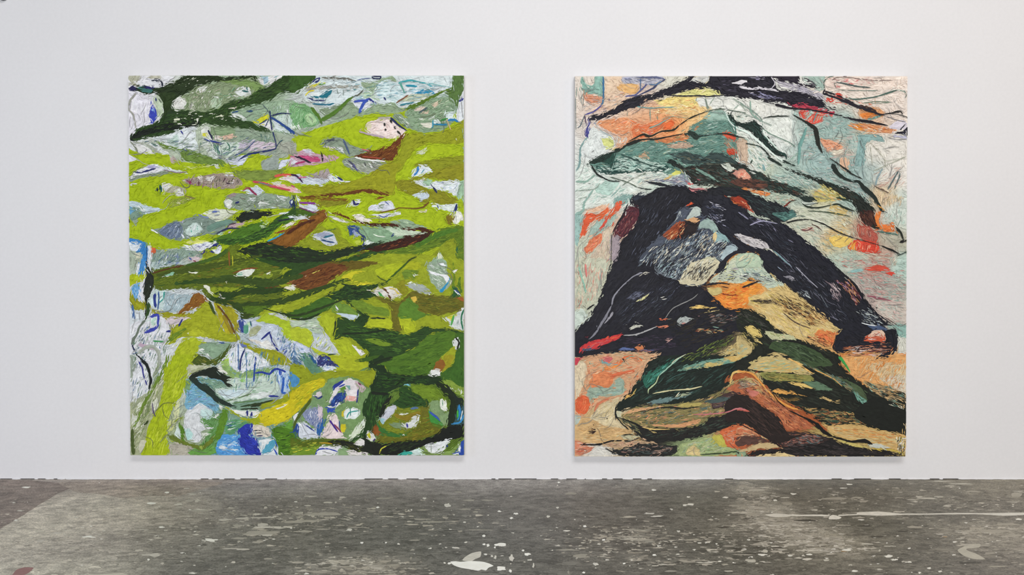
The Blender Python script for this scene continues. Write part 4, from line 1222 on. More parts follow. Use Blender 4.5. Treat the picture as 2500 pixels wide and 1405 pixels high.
2P 6f5a1c 600,1330 900,1230 1100,1210 1300,1220 1200,1330 950,1405 500,1405
2P a3b41e 1160,1405 1250,1340 1500,1290 1850,1200 2050,1130 1900,1300 1800,1405
2P 8a961e 1800,1405 1900,1290 2060,1120 2250,1020 2270,1405
4S 3a4a1a 20 1550,1400 1640,1310 1730,1270
3P 9ab59a 1980,1290 2040,1200 2090,1300 2140,1350 2120,1405 1880,1405
3P e4e8e6 2020,1340 2130,1390 2060,1405
3P e0e4c8 2000,1290 2040,1220 2080,1290
4P 2a5a3a 2260,1170 2285,1130 2300,1200 2280,1220
@ 300 640
2P b3bfae 85,0 220,0 170,170 85,170
3P e4e8ea 170,170 190,30 240,10 215,170
3P 4a90cc 240,0 320,0 300,100 260,170 200,170
3P e4e8ea 330,0 400,100 370,150 270,160 310,80
2P b8c8c4 370,0 830,0 700,60 480,80 420,130
2H dfe6e6,7a9494,9ab0b4 40 90 9 60 380,0 820,0 560,70 430,120
2P a9b81c 85,175 330,180 290,240 110,310 85,340
3P 3a2a90 300,230 340,220 320,320 280,360
3P e6e6ea 220,290 290,250 270,520 200,520
3P 6fa8d4 105,360 130,310 220,280 215,400 190,510 130,440
3H 9ac8e4,5a98c8 16 80 10 -70 110,350 210,290 200,490
2P 9a9c20 85,400 150,480 260,540 310,560 310,640 160,650 85,560
2P dfe6e8 85,600 150,660 250,660 290,690 240,760 110,800 85,780
4S 4a6a9a 32 120,580 130,680 140,780
2P cfe0dc 340,560 370,400 480,360 570,380 560,600 480,650
4S 2a3a80 34:40 430,420 425,520 440,620
4S 3f9a90 20:14 560,400 545,500 480,560
4S 3a5a90 18 480,400 485,500 470,650
2P a9bcc0 570,400 680,440 830,440 940,470 900,530 740,660 600,690 540,660
3H dfe8ea,8aa4b4,c9d8dc 50 90 10 75 580,420 830,450 920,490 720,650 560,650
3S 262c22 20:50:110:120:50:50:40 320,0 335,100 360,180 350,300 315,450 320,560 340,640 300,770
4P 2f4a22 320,560 365,570 350,700 300,790 270,790 310,700
3P 8a5a22 750,690 900,540 950,440 1050,420 1130,480 1150,520 1000,620 850,680 750,720
3H 9a6a2a,7a4a1a,a08030 40 80 10 40 760,690 950,470 1120,490 1000,610
2P 9c9c20 370,640 500,660 720,700 940,700 930,750 600,760 680,880 640,940 560,800 520,720 370,700
2P d8ccd0 590,760 930,760 860,830 760,870 660,870
4S 28307a 24 810,775 755,880
2P a0a822 900,760 1000,640 1150,530 1280,720 1380,960 1560,980 1600,1060 1500,1100 1100,1030 800,1020 700,1100 580,1130 600,1040 680,900
2P 6f8a28 580,1100 640,1000 720,960 860,900 780,990 660,1080
3P b2ba2c 870,970 990,910 1200,1000 1030,1030 900,1010
2P b0a824 1240,560 1340,600 1380,760 1480,960 1390,960
2P a09a22 1340,600 1460,600 1560,680 1590,860 1560,980 1450,770
4S 3a4a1a 44:30 1180,530 1220,640 1270,720
4S 8a7a1e 50 1370,720 1430,850 1500,980
4S 6a4a1a 30:20 1290,590 1440,780 1530,980
4P eceee0 1535,985 1555,1020 1535,1010
4P d8dcb8 870,975 890,960 890,990
2P 5c6c1c 370,190 480,80 830,40 1200,20 2360,-10 2360,500 2200,470 1700,640 1560,640 1460,580 1170,500 1100,400 900,360 560,380 400,330
2H 4a5a18,6f7c20,7a6a20,3f5a1c,80902a 300 170 14 8 400,200 850,50 2350,0 2350,480 1700,620 1200,480 900,350 450,340
3P e3e6e0 450,180 600,150 900,90 860,130 640,190 500,200
4P 8ab89a 560,175 700,140 680,180
4S 5a3a1a 20 400,150 600,90 830,40
4P dfe2d0 900,140 1030,130 1000,150
3S 2f4a1c 50:60:30 700,290 1000,260 1400,250
3S 2c451a 60:90:70:50 1170,500 1400,490 1600,390 1900,330 2150,230 2360,80
3S 2c451a 40:50 1350,440 1700,420 2000,410 2360,340
4P e0e4d8 1540,180 1600,120 1750,90 1810,100 1740,180 1620,195
4P 7fae98 1560,160 1640,130 1640,190 1580,190
4S 8a4a28 14 1500,150 1600,115 1700,85 1850,80
3P 84942a 1660,340 1740,220 1880,160 2060,160 1960,260 1850,320
4P e4e8d8 1960,150 2030,125 2020,160
3S 6a3a1c 50:40 1920,380 2100,310 2360,220
4S 8a5a30 20 2250,300 2360,240
4P e8e0c8 2210,350 2280,310 2360,320 2340,380
3P 8a9a22 1200,340 1590,350 1570,410 1350,440 1250,480 1200,420
4P e0e0d0 1100,310 1180,330 1200,420 1160,410
4P dcd6dc 1300,450 1330,420 1350,460
4P e2dcd4 1340,480 1390,490 1380,510
4P e0e0c0 1405,265 1425,255 1425,295
3P 33481a 1150,490 1300,490 1400,530 1600,560 1640,680 1560,660 1480,600 1280,560
2P 54701e 1640,600 2360,450 2360,560 2000,620 1800,760 1640,700
2P a0ac24 2000,620 2200,500 2360,460 2360,680 2000,690 1800,760
3P 33501c 2130,700 2360,680 2360,770
3P 3a4a1c 1580,690 1780,720 1760,760 1620,770
2P abc02a 1820,800 1980,690 2130,720 2360,800 2360,1100 2200,1010 2150,880 1950,830
3P d0d4d0 1990,690 2150,720 2300,790 2360,820 2200,790
2P c9d2dc 1560,790 1760,780 1900,850 2100,850 2120,1000 2360,1150 2360,1405 2250,1300 2100,1210 1850,1130 1720,1060 1700,960 1640,980 1580,880
3P 3a4a90 1580,790 1650,790 1650,960 1600,960
3P 5a9a80 1650,880 1720,850 1710,960 1660,990
3P bcd8b0 1690,840 1740,800 1750,890
4S 2a5a70 16 1740,800 1760,880
4S 28307a 22 2020,950 1890,1060
4S 28307a 22 2010,970 2060,1120 2130,1220
3P dfd8cc 1720,1060 1850,1070 1900,1100 1820,1110
3P a8ae88 1720,1000 1760,900 1900,880 1800,1010
3P e6e6e0 1860,1120 1960,1070 2060,1150 2080,1200 1950,1180
3H 6f88b8,3a50a0,dfe6ee,9ab0d0,4a7a8a 120 70 11 60 2100,900 2200,1020 2360,1150 2360,1400 2240,1300 2130,1200
2P 9ca020 1580,1090 1680,1100 1850,1180 2150,1230 2300,1360 2360,1405 2020,1405 1850,1270 1700,1170
2P e2e3e6 85,880 280,790 480,740 540,740 640,900 640,1000 580,1130 580,1405 85,1405
4S 3a44a0 44:34:26:40:50:16 360,750 470,720 470,860 440,900 380,930 280,970
3P bcd8c8 370,790 450,750 450,850 380,860
4S 28307a 34:16 650,945 580,950
3H c9c0ca,d6d0d6,b0b8b0,cfe0d4 40 80 12 -10 150,1050 400,1000 620,1000 570,1150 300,1170
4S 4a9a5a 22 400,1080 550,1090
4S 6f7a6c 28:24:34:20 300,790 220,880 180,980 120,1080 110,1130
4S 28304a 12:30 110,1120 150,1230
4S 22262a 12:26:40 150,1240 250,1340 310,1390
4S c0a8b8 50 200,1130 300,1150 420,1190
4S a3aa9c 40:50:46 200,1250 300,1170 400,1160 480,1240 490,1405
2P a9b4a4 85,1260 170,1270 160,1405 85,1405
2P aab826 850,1030 1000,1040 1110,1090 1000,1240 960,1405 640,1405 760,1130
3P dfe0d0 740,1080 820,1030 760,1130 690,1150
2P 8aa588 1020,1150 1120,1100 1380,1100 1480,1130 1350,1300 1240,1350 1150,1290 1060,1240
4S 2f4a90 18 1310,1100 1390,1110
3P e4e8dc 1010,1180 1100,1190 1050,1220
3P dfe4dc 1100,1240 1160,1250 1180,1300 1110,1270
3P 4a5a1e 1480,1120 1510,1130 1380,1290 1280,1405 960,1405 960,1330 1010,1260 1100,1290 1240,1340 1380,1220
4H 6a7028,3a4a1a,7a7a30 30 80 12 -20 970,1340 1100,1300 1250,1350 1350,1270 1280,1400 980,1400
2P dfe4ea 1500,1130 1600,1110 1710,1180 1850,1290 1960,1405 1320,1405 1400,1280
3P 6a7ab0 1600,1120 1690,1140 1700,1180 1620,1180
3P a9c84a 1340,1380 1430,1320 1450,1405
@ 710 640
2P 96a222 0,-10 2380,-10 2380,1410 960,1410 560,1050 420,700 300,690 0,780
3P 6f4420 0,300 60,190 250,80 500,0 760,-10 800,100 700,150 560,230 450,330 300,380 100,360
3P 66581a 500,-10 1180,-10 1000,80 950,90 780,110 740,40
3H 5a2c14,8a5628,7a4a20,4a2410 160 150 12 22 20,300 250,90 740,10 760,120 560,230 430,330 120,360
4P d8d060 280,150 400,100 380,120 300,155
4P e0d0b0 185,200 215,165 205,190
3P 2f4a1e 0,30 500,-10 200,110 60,190 0,230
4P dfe4d8 0,310 70,370 0,385
2P abb822 1170,80 1550,0 1330,250 1200,200
2P a9b020 1560,100 1740,100 1790,0 1600,0
3P c9c42a 690,210 780,150 950,110 1010,120 850,180 850,260 740,250
3P d0c82e 830,280 1000,280 1230,260 1000,300
4S 3a5a1a 20:28 1600,0 1480,110 1320,260
4S 4a5a1a 16 1180,180 1250,230 1320,260
2P 6f8a2a 1530,110 1750,110 1680,230 1560,220
3P e4e6e0 1670,165 1725,160 1700,210
3P dfe6e0 1590,290 1650,260 1680,270 1640,300
3P 9aae96 1880,0 2130,0 2140,150 2190,230 2170,330 2070,420 1990,330 1910,250 1880,120
3H c3d0c0,7a947a,dfe4e0 40 80 9 -30 1900,0 2120,20 2170,300 2060,400 1920,240
4P e6e8ea 1880,110 2050,160 2150,170 2190,240 2150,300 2090,200 1900,150
4P 2f8fbd 2180,200 2190,240 2080,410 2040,400 2160,260
4P e4e8ea 2020,20 2100,10 2120,60
2P a9b2ac 1600,290 1760,300 1880,350 1940,430 1800,420 1620,350
3P dfe4ec 1820,420 1880,415 1930,440
3P 26401c 480,440 700,370 740,310 900,320 1100,310 1330,260 1330,290 1200,330 1100,370 1080,400 1170,460 900,520 800,540 850,600 1000,700 1080,740 1040,800 1020,890 860,870 900,760 960,720 800,570 620,510
3H 1c3018,3a5a20,4a6a28,182414 120 130 12 10 500,440 740,320 1280,280 1080,400 850,520 650,500
4S 24381a 20:26:12 690,290 760,310 880,320
2P e0dcd4 1080,400 1250,350 1420,340 1510,450 1380,500 1280,470 1170,440
4S 5a3a1a 26:22 1250,350 1320,400 1370,510
4P 4a9a4a 1190,380 1260,460 1230,470
4P e0c84a 1380,340 1500,430 1470,440
2P 8a8a1c 1440,310 1560,240 1610,400 1540,460
2P 6a661c 1160,460 1400,520 1480,550 1640,410 1750,400 1850,450 2150,460 2380,500 2380,640 2100,710 1900,720 1740,650 1640,500 1560,520 1500,600 1480,760 1530,950 1390,920 1380,760 1360,600 1240,540
2H 7a7a24,5a5a18,4a5a1a 140 150 12 -4 1180,470 1480,540 1700,420 2300,500 2350,620 1950,700 1640,490 1450,600
2P 5a8028 1490,600 1620,490 1750,600 1740,660 1860,720 1700,800 1480,760
4P d8b84a 1650,480 1720,470 1740,520 1680,550
2P b0bc24 1490,780 1660,780 1720,850 1700,930 1600,970 1530,920
4P b0bc24 1040,860 1090,780 1370,780 1380,910 1200,890
4S 24321a 20 1090,765 1300,770
3P 6f8a28 810,530 960,520 1130,600 1330,640 1350,740 1200,730 1000,690 900,640
3P 3f6420 0,680 200,600 440,480 610,520 530,640 420,690 350,740 200,780 0,770
4S 24351a 24:30:16 0,770 200,780 400,700
2P 6f9038 600,540 700,540 960,720 740,700 560,680 530,640
4P c3d2dc 620,700 720,700 920,740 870,800 780,770
4P dfe2e8 610,610 650,620 640,660
3P 2c481e 640,780 700,750 850,800 1020,890 1200,900 1390,930 1580,990 1700,960 1850,880 1950,900 2200,920 2380,960 2380,980 2000,950 1900,990 1800,1100 1650,1200 1500,1270 1200,1350 1000,1320 1080,1250 1000,1180 850,1060 700,1020 600,1060 570,1000 620,920
3H 1e3216,3f6424,345220,4a7028 200 150 14 -4 680,800 1000,900 1580,1000 1850,920 1780,1090 1500,1250 1100,1200 750,1010
4S 1c2a16 26 700,980 1000,970 1300,930
4P 6f8a24 1020,1060 1180,1050 1400,1130 1240,1150
4S 22321a 24:14 610,800 600,920 570,1010
4S 22321a 22:14 690,1020 600,1060
4P 4f7220 1500,1270 1700,1180 1900,990 2100,950 2250,960 2240,1150 2100,1270 2000,1410 1150,1410 1250,1340
4H 5f8228,45681c,3a5a1a 120 140 12 15 1500,1280 1900,1010 2200,990 2200,1150 2000,1380 1250,1390
4S 22321a 50 1130,1405 1250,1350 1400,1310
3P 3f6420 2240,1000 2380,980 2380,1410 2200,1410 2280,1200
4P d5d8d5 2220,1080 2290,1020 2320,1100 2280,1210 2230,1150
4S 20241a 22 2260,1030 2310,1100 2280,1200
4P 9aa422 2100,1270 2240,1150 2260,1250 2200,1410 1980,1410
4P 8a5a22 1980,1380 2080,1350 2120,1410 1980,1410
2P d6dad8 2100,760 2250,720 2380,620 2380,930 2200,880 2170,820
4P c8c83a 2140,760 2250,720 2210,800
4S 4a9a4a 24 2240,720 2200,870
4S 2a6a4a 22 2380,640 2340,760 2365,930
3H eef0f0,8aa89a,b9c8c0 24 80 9 70 2200,740 2370,650 2370,900 2200,870
3P 2b5a2a 2210,470 2250,320 2340,450 2300,480
4P e6e6ec 2230,370 2260,380 2340,460 2300,450
4P 2f3f8a 2260,330 2290,360 2330,430 2300,410
4P e8e6e0 2230,140 2250,100 2290,95 2250,150
4P 9a5a28 2290,490 2370,470 2370,540 2320,520
3S 6f8a20 30 2230,0 2240,200 2210,440
3S 4f6f1c 40 2330,200 2310,320 2350,420
2P aab826 340,740 480,690 560,730 610,800 570,1010 590,1070 740,1030 980,1270 970,1320 560,1410 400,1290 450,960
2P b9c8b0 0,790 200,800 340,780 420,870 460,960 380,980 280,950 100,900 0,880
2H dfe4d8,8aa47a,9ab0a0 40 110 9 -5 0,800 340,790 420,950 100,890
2P b2c02e 0,890 180,890 280,960 300,1060 260,1170 130,1110 0,1040
2P c9cfd4 340,1050 470,960 560,1100 720,1330 640,1300 480,1250 270,1170 300,1090
2H b9c84a,dfe2e8,9ab0b8 50 110 10 60 340,1060 460,980 560,1120 650,1290 480,1240 290,1160
2P b4c234 260,1160 480,1250 640,1310 600,1400 400,1290
2P cfd6e6 0,1080 150,1130 280,1230 420,1290 600,1410 340,1410 200,1300
3P 33408a 350,1410 400,1290 550,1380 600,1410
4S 2a5a8a 36 270,1280 340,1390
2P 4f7aa0 0,1200 120,1340 150,1410 0,1410
2P 5f8a6a 130,1250 270,1270 340,1410 180,1410
3H 2a3f80,e2e8f0,5a90b0,9ab8d0 60 60 11 -50 0,1100 150,1160 300,1290 150,1400 0,1400
4P e6e4e6 830,1130 900,1160 1020,1250 970,1280
4S 2c451c 26:10 500,1270 620,1260
4P 3c5a1c 860,1350 1000,1310 1220,1270 1200,1300 1040,1370
@ 300 870
2P e0e2e4 90,0 560,0 560,130 380,340 330,510 170,580 100,640 90,300
3P 9aa596 90,0 180,20 120,250 95,400
3S 8f9e7c 44:50:40 470,0 480,120 420,260 400,400
4S 3a3a8a 24:18:14 205,70 250,150 270,260 320,400
4S 1f2422 30:44:30:40:20 240,60 310,110 350,230 370,350 340,450
1P a9b08a 90,600 560,300 400,900 200,1360 90,1360
2H d6d9c6,7f8f60,8a9a5a,b9bda0 90 160 14 58 110,650 500,300 420,700 180,1300 110,1300
3S 6f8a34 36:46:50:30 600,0 560,150 480,300 360,490 250,700 130,1000
3S a3ab8c 44 100,720 250,560 330,520
3S 7f8f60 26 110,1010 250,860 330,700 420,480
3S c9c9b0 26 640,60 560,240 440,470 400,600
2P dcdfd0 150,710 240,640 270,600 230,740
3P dcdfd2 110,970 115,800 180,840 150,920
3P d9dcc8 120,1010 200,880 260,860 190,980
3P d6d9c6 370,700 450,560 460,700 400,760
4S 5a5070 22:14 390,640 400,750 430,830
3P a6b81c 560,180 700,-10 960,-10 880,120 860,300 800,500 770,580 720,600 660,750 600,900 590,1130 610,1200 600,1360 230,1360 270,1260 330,960 470,700 540,400
3H b4c424,98aa1a,c0cc40 160 200 16 66 580,200 900,10 790,500 600,900 590,1330 260,1330 480,700
4P c9c8b0 190,1280 230,1150 300,1160 290,1210 220,1330
4S 4a5a2a 40:50 108,1000 115,1200 125,1350
4S 33401c 30 270,940 330,890
3P d4d8a8 680,800 700,640 750,600 770,650 750,850 690,860
3P cfd690 590,940 640,880 720,900 620,1040
3S 8a9a3a 30 600,1000 700,890 830,840
2P 7fb4cc 860,330 1000,280 1350,330 1360,400 1150,430 1030,400 1290,640 1280,760 1040,640 1030,690 920,740 860,770 830,640 850,520
2H 6aa0c8,a8d0dc,7fa088,5a90a0,93a8d0 90 90 12 4 850,480 1000,300 1080,520 1270,700 870,750
2P 7fa070 850,300 930,280 880,500 830,500
2P dcdfe0 850,750 920,730 1040,640 1150,700 1220,760 1210,820 1150,860 1060,830 1100,950 1220,990 1060,1030 1060,1150 960,1190 880,1150 830,1000 805,880
3P c3dcd8 1050,820 1080,700 1220,770 1170,860
3P b9dcd6 830,1000 870,1150 950,1100 900,1000
3P e2e4de 1300,660 1360,690 1350,730 1310,720
3P e4e6e0 1250,790 1330,810 1260,830
2P 6a9a5a 1050,850 1250,820 1390,790 1400,900 1300,1200 1150,1330 900,1330 1070,1200 1120,1060 1220,990 1100,950
2H 5a8a3a,8ab47a,4a7a30 60 120 12 60 1250,830 1380,820 1350,1000 1150,1310 1060,1250
3P d8dcd0 1060,1050 1200,1060 1100,1110
3S 5a8426 60:40 770,900 800,1050 820,1180 900,1230
3S 5f8a2a 90:110:70 1400,730 1340,950 1280,1150
3S 6a7a2a 60:50:60:40 620,1100 760,1170 950,1230 1060,1260 1180,1180 1250,1090
3P a0b04a 1020,1240 1090,1230 1070,1280
2P b9b4a4 610,1210 900,1220 1000,1260 900,1360 600,1360
2P 6aa04a 900,1290 1150,1250 1290,1200 1350,1070 1400,1080 1280,1260 1300,1360 900,1360
2P d6e2dc 690,1060 740,960 780,1050 780,1130 700,1100
2P 7fa088 1000,300 1200,310 1330,330 1370,400 1250,450 1150,430 1030,350
3H 5a8a90,a8c8c0,4a7a70 24 80 10 -8 1010,310 1330,340 1250,430 1100,400
4P 20281f 880,285 1000,210 1150,170 1250,130 1280,180 1330,230 1460,280 1460,320 1400,350 1490,390 1480,420 1420,410 1370,350 1330,320 1200,300 1100,260 1000,280
4P 26352c 890,300 1000,290 1030,350 1120,390 1220,440 1260,530 1350,590 1460,650 1560,690 1440,690 1270,630 1180,540 1030,440
2P c3c6a8 870,120 1000,110 1200,130 1050,200 900,250
3P a9b08a 880,220 1000,160 1150,150 1000,210
3P e6e6dc 1270,170 1320,130 1430,240
2P 8fae6a 1340,100 1450,130 1600,210 1800,170 2000,160 2100,150 2050,240 1800,300 1460,300 1400,220
2P e2e6ea 1450,-10 1860,-10 2000,110 1800,160 1600,210 1440,120
3P a8c870 1340,60 1430,60 1450,120 1360,140
2P c6d6c8 1400,340 1500,300 1800,290 2050,240 2130,450 2000,560 1700,600 1500,640 1400,600 1270,500 1260,450 1480,420
2H dfe8e2,8aae88,a8c8b0 60 140 10 6 1420,350 1800,300 2100,420 1900,560 1500,620 1300,500
3P 9aca6a 1570,310 1660,310 1640,360
3P cfe0e4 1290,480 1600,450 1720,470 1500,570 1400,590
4S 5a7a4a 14 1400,610 1550,580 1750,510
4S 5a7a4a 14 1500,640 1700,620 1900,590
3P e0e6e2 1740,560 1900,480 2050,540 1900,580
4S 28328a 34:16 1990,545 2060,545 2130,550
@ 0 0 1
4S 4a6a9a 2.4 580,838 581,903
4S 25306a 3.2:4 597,850 587,875 584,905
4S 5a7aa0 2 596,855 600,880 601,950
4S 3050a0 4 623,870 620,898 618,932
@ 300 870
2P b9d0e6 2050,190 2130,160 2250,200 2360,260 2360,400 2240,500 2160,470 2120,320
3H 3f80c8,e4eaf2,7fb0dc,3050b0 50 80 12 80 2080,190 2250,210 2350,280 2330,400 2190,470
4S 2a3f9a 20:28:30:24 1800,230 1900,215 2000,240 2080,170 2180,190 2230,215
4S 3050b0 22 2140,190 2150,260
4S 3060b8 26:30:24 2200,280 2190,400 2180,500 2230,495
3P 3f80c8 2270,260 2360,280 2340,380 2280,320
2P e6e8e0 1380,680 1560,740 1850,740 1850,820 1600,800 1450,740
4S 2f3f22 14:30:20 1600,690 1750,665 1900,640 2050,600
4S 26301c 12:26 1600,725 1850,715
4S 26301c 20 1740,690 1880,670
4S 28307a 22 1700,740 1695,820
4S 28307a 26 1760,760 1745,830
2P a3ae1e 1380,680 1600,820 1750,850 1880,780 1950,960 1750,920 1550,820
2P d2c41e 1860,760 2050,700 2300,560 2370,520 2370,760 2200,900 1950,960 1880,900
2P 98a01e 1900,640 2150,580 2370,400 2370,520 2200,640 1900,720
3P e4e4d8 2090,720 2260,650 2200,690 2110,730
2P 5f9a6a 1400,900 1650,870 1700,930 1560,1040 1400,1060
2H 3a7a4a,8ac09a,2a4aa0,c9d8c8 40 110 10 8 1400,900 1650,880 1700,940 1420,1050
2P 5aa0d8 1340,1080 1600,1080 1590,1180 1650,1260 1700,1360 1300,1360 1270,1250
2H dfeaf4,3f80d0,8ac0e8,4a90d8 90 140 14 4 1330,1090 1590,1090 1680,1340 1300,1340
3P e0e6ea 1290,1260 1350,1220 1420,1270 1390,1290
3P 2a35a0 1600,980 1700,920 1770,950 1760,1030 1700,1090 1850,1150 1830,1200 1880,1360 1700,1360 1600,1230 1560,1140 1600,1090 1560,1040
3H 3a4ab8,202a80,2f40b0 60 120 14 -30 1610,990 1750,950 1840,1180 1860,1340 1620,1230
2P d8cfc0 1770,940 1950,960 2030,1040 2000,1110 1780,1090
4S 2a2a30 12 1800,1055 1900,1050
4S 2a2a30 12 1780,1020 1890,1015
4S 2a2f60 14 1830,1090 1910,1090
2P e3e8e8 1850,1160 2050,1130 2150,1360 1880,1340 1870,1230
3P 5aa6c0 1880,1330 2000,1170 2080,1150 2060,1280 1960,1330
4S 2a4ab0 18 2060,1270 2110,1355
4S 2a4ab0 16 2080,1160 2110,1250
2P 4f7a1e 2030,1010 2130,950 2320,1000 2370,1100 2370,1360 2160,1360 2100,1200
2H 3f6a1a,6a9a2a,2f4a18 60 120 14 10 2050,1010 2350,1080 2350,1340 2160,1340
3P 6aa03a 2200,920 2300,870 2330,1000 2220,980
4P 2a4a80 2330,1000 2365,960 2365,1100
@ 710 870
2P 4f6f90 0,-10 120,20 150,80 130,130 0,100
2P 5f8a70 120,-10 270,-10 360,110 400,220 300,240 230,180
3P 333a70 360,100 380,-10 480,-10 640,140 480,120 400,130
2P d6dee8 380,120 500,130 650,150 480,200
3H 2a3f70,e2e8f0,5a80b0 30 50 11 40 380,60 480,10 620,140 450,170
2P abb524 480,-10 960,-10 1100,110 920,190 600,200 640,120
2P 929c1e 0,110 200,140 300,240 520,190 920,200 1160,200 1100,400 1060,430 900,300 600,290 450,330 0,480
3P 4f90c0 0,230 110,310 90,390 0,420
2P c9bc1e 0,480 400,290 480,330 500,380 300,500 280,560 150,700 0,800
2H d8cc2a,b0a81c,a0aa1e 60 160 14 30 0,480 400,310 470,370 250,560 0,780
2P 7a9a62 300,500 450,400 560,300 820,290 1000,420 1060,450 1040,600 990,640 1000,840 1030,860 980,1010 820,1170 700,1140 450,1110 430,960 440,700 400,640 280,640
2P 7a9a6a 280,600 440,560 440,740 180,720
3P e2dcdc 590,430 650,390 740,320 820,300 870,340 900,420 920,450 900,610 760,600 760,480 660,460 560,640 510,640 530,580
4S 2a3a90 34:44:30 720,330 650,380 590,420 570,470
4S 3a4aa0 22 740,380 650,420
4S 28307a 24:14 920,450 910,560 900,640
4P e0aaa0 755,540 905,560 890,610 755,600
4P 7aa8a0 760,400 820,400 810,460 770,450
4P 5a8a2a 660,450 740,410 760,450 700,470
3P c9b0b8 870,330 1000,400 1030,440 970,500 920,440
4S 6a3048 22 920,360 960,390
3P 27408a 540,630 600,540 650,500 740,490 745,600 700,620 650,620 600,690 510,670
3H 3a6ab0,1f2a60,2a5a80 30 70 12 60 550,630 650,510 740,500 720,610 600,680
4P e4e6ea 590,690 630,630 670,640 640,690
3P 3050b0 500,700 600,700 600,760 500,770
4P e6e0e2 490,680 600,690 520,710
2P e4ecea 715,800 760,720 830,700 940,730 950,770 900,840 800,870 730,850
4S 2a9a90 14 760,850 800,770 940,745
4S 2a7a70 12 810,700 815,820
4P d0c030 690,760 715,750 715,830 690,820
3P e6d6d4 520,870 560,780 600,790 660,880 650,1000 690,1040 720,1130 410,1110 460,990
4S 4a2a8a 26:22 520,870 580,950 640,1040
4S 8a3a5a 18 590,930 690,1050
4P d0c428 680,930 745,930 730,1040 690,1040
4S 27408a 16 660,880 665,1000
2P 8a94b0 150,800 200,730 350,690 430,750 430,830 370,950 340,1010 220,900
3H 3a4a90,c9d0e0,5a6aa0,dfe4ec 60 70 11 65 160,800 350,700 420,800 340,990
3P d6c8d0 360,690 430,700 430,830 390,880
3P d6dce4 70,900 130,930 180,890 340,1030 370,1110 290,1130 130,1140 90,1060
4P e6eaf0 70,900 100,910 170,970 140,980
3P 2a4a90 30,960 70,920 110,980 90,1100 30,1060
3P 2a60a0 330,1020 430,850 440,960 400,1100 360,1090
4S 2f3f8a 16 160,920 320,1030
2P d9cfd0 300,530 420,460 440,520 390,570 320,550
4S 28307a 20 310,545 380,575 430,540
3P dfe0e2 20,830 90,770 110,790 40,890
4S 4f6020 30:44:36:30 280,570 200,690 100,820 50,920 30,1000
2P d6dfc8 800,1120 870,990 1020,850 1020,950 960,1030 830,1170
3P dfe8dc 900,960 1000,880 1010,940
2P 4c7020 1280,-10 2060,-10 1960,200 1900,250 1600,250 1400,230 1290,130
2H 5a7e28,40621c,365518 110 160 14 10 1290,10 2020,20 1930,220 1500,230
3P 1f331a 1190,-10 1280,-10 1280,140 1350,230 1600,260 1900,260 2050,250 2080,330 1950,390 1700,380 1560,390 1480,430 1350,480 1100,480 1085,420 1130,330 1170,250 1180,190 1090,170 1060,80
3H 2a4a20,16240f,34581f 130 120 12 -4 1120,460 1200,200 1350,240 1900,280 1900,370 1500,400
3P 24401c 1100,480 1350,480 1340,560 1200,850 1150,800 1180,960 1100,1080 1030,1130 1000,1170 960,1110 1010,960 1040,840 990,840 990,640 1060,540
3H 2f5022,3a6428,1a2a14 80 130 13 85 1100,490 1330,490 1200,800 1120,1050 1010,830
4P 1c2419 1370,540 1280,620 1200,830 1230,840 1330,650 1380,580
4S 1c2419 46:30 1100,500 1250,510 1340,520
3S 2a4a20 60:40 1000,1060 900,1120 820,1170
3P 2a4a1e 1480,440 1600,410 1700,510 1800,560 1900,640 1860,680 1700,690 1560,710 1450,680 1380,660 1500,560
3H 1c2f16,3a5e26 50 110 12 -20 1500,450 1700,530 1870,650 1560,690 1430,650
2P 6f8a24 1560,420 1900,390 2100,540 2150,640 2130,760 1900,640 1750,520
4P 9a9420 2100,-10 2240,-10 2180,140 2060,220 2050,190 2110,100
4P 8a5a22 1960,170 2010,60 2100,50 2120,130 2050,200
4P e2e4e0 1900,250 1930,180 2050,190 2050,250
3P 3c6420 2240,-10 2380,-10 2380,420 2200,330 2060,300 2060,230 2180,140
2P 86a03e 2080,340 2200,310 2280,360 2380,430 2380,560 2290,520 2200,470
3H e0e4dc,a8b870 14 60 10 70 2190,390 2370,450 2360,560 2200,460
3S 1e2a18 80:110:100:100:90 2000,370 2130,450 2220,560 2230,700 2200,870 2150,930
3P 1e2a20 2220,520 2380,590 2380,640 2330,720 2280,640
2P 3a5a5a 2270,640 2380,640 2380,930 2150,940 2240,880
4S 2a7ab0 30 2310,660 2320,780 2290,880
4S 4ab040 24 2290,730 2290,860
4S dfe8ee 14 2360,740 2330,880
4S 3a8ac0 26 2370,800 2330,900 2200,930
4P 7fc0d0 1550,385 1600,370 1650,380 1600,400
2P 86a070 1900,640 2040,600 2060,740 2170,760 2160,900 2080,960 1900,800
4P e4e8dc 2050,590 2130,600 2140,750 2060,720
4S 5a8a6a 14 2080,600 2085,680
3P 3f8a3a 1890,740 1990,820 2060,900 2100,960 1920,900
4S 3a5ab0 34:20 1900,760 1980,820 2050,890
2P 7f8a24 1200,850 1350,680 1500,700 1780,700 1790,780 1770,900 1700,980 1500,1080 1300,1100 1200,1000
3P c9ccd4 1210,850 1360,680 1460,690 1330,850 1260,930
3P 9ac0c8 1210,850 1300,860 1260,930
3S 8a7a20 50:70:60 1400,790 1560,850 1700,800 1780,770
3P dfe2d8 1480,800 1560,770 1620,780 1530,810
3P d8dcd8 1660,830 1770,820 1740,920 1680,980 1560,980 1520,930 1640,890
4S 3a3a9a 24 1590,920 1600,980
4S 5a7aa0 30 1640,720 1740,700
3P 7a8f6a 1340,920 1520,920 1560,1000 1400,970
3P 3a7030 1180,900 1260,1000 1450,1060 1600,1080 1480,1110 1300,1090 1200,1030
2P 6a6a1c 1780,700 1900,660 1890,800 1950,950 2080,1000 2100,960 2150,930 2000,1060 1850,1120 1600,1170 1300,1180 1170,1180 1230,1080 1500,1120 1680,1000 1780,880
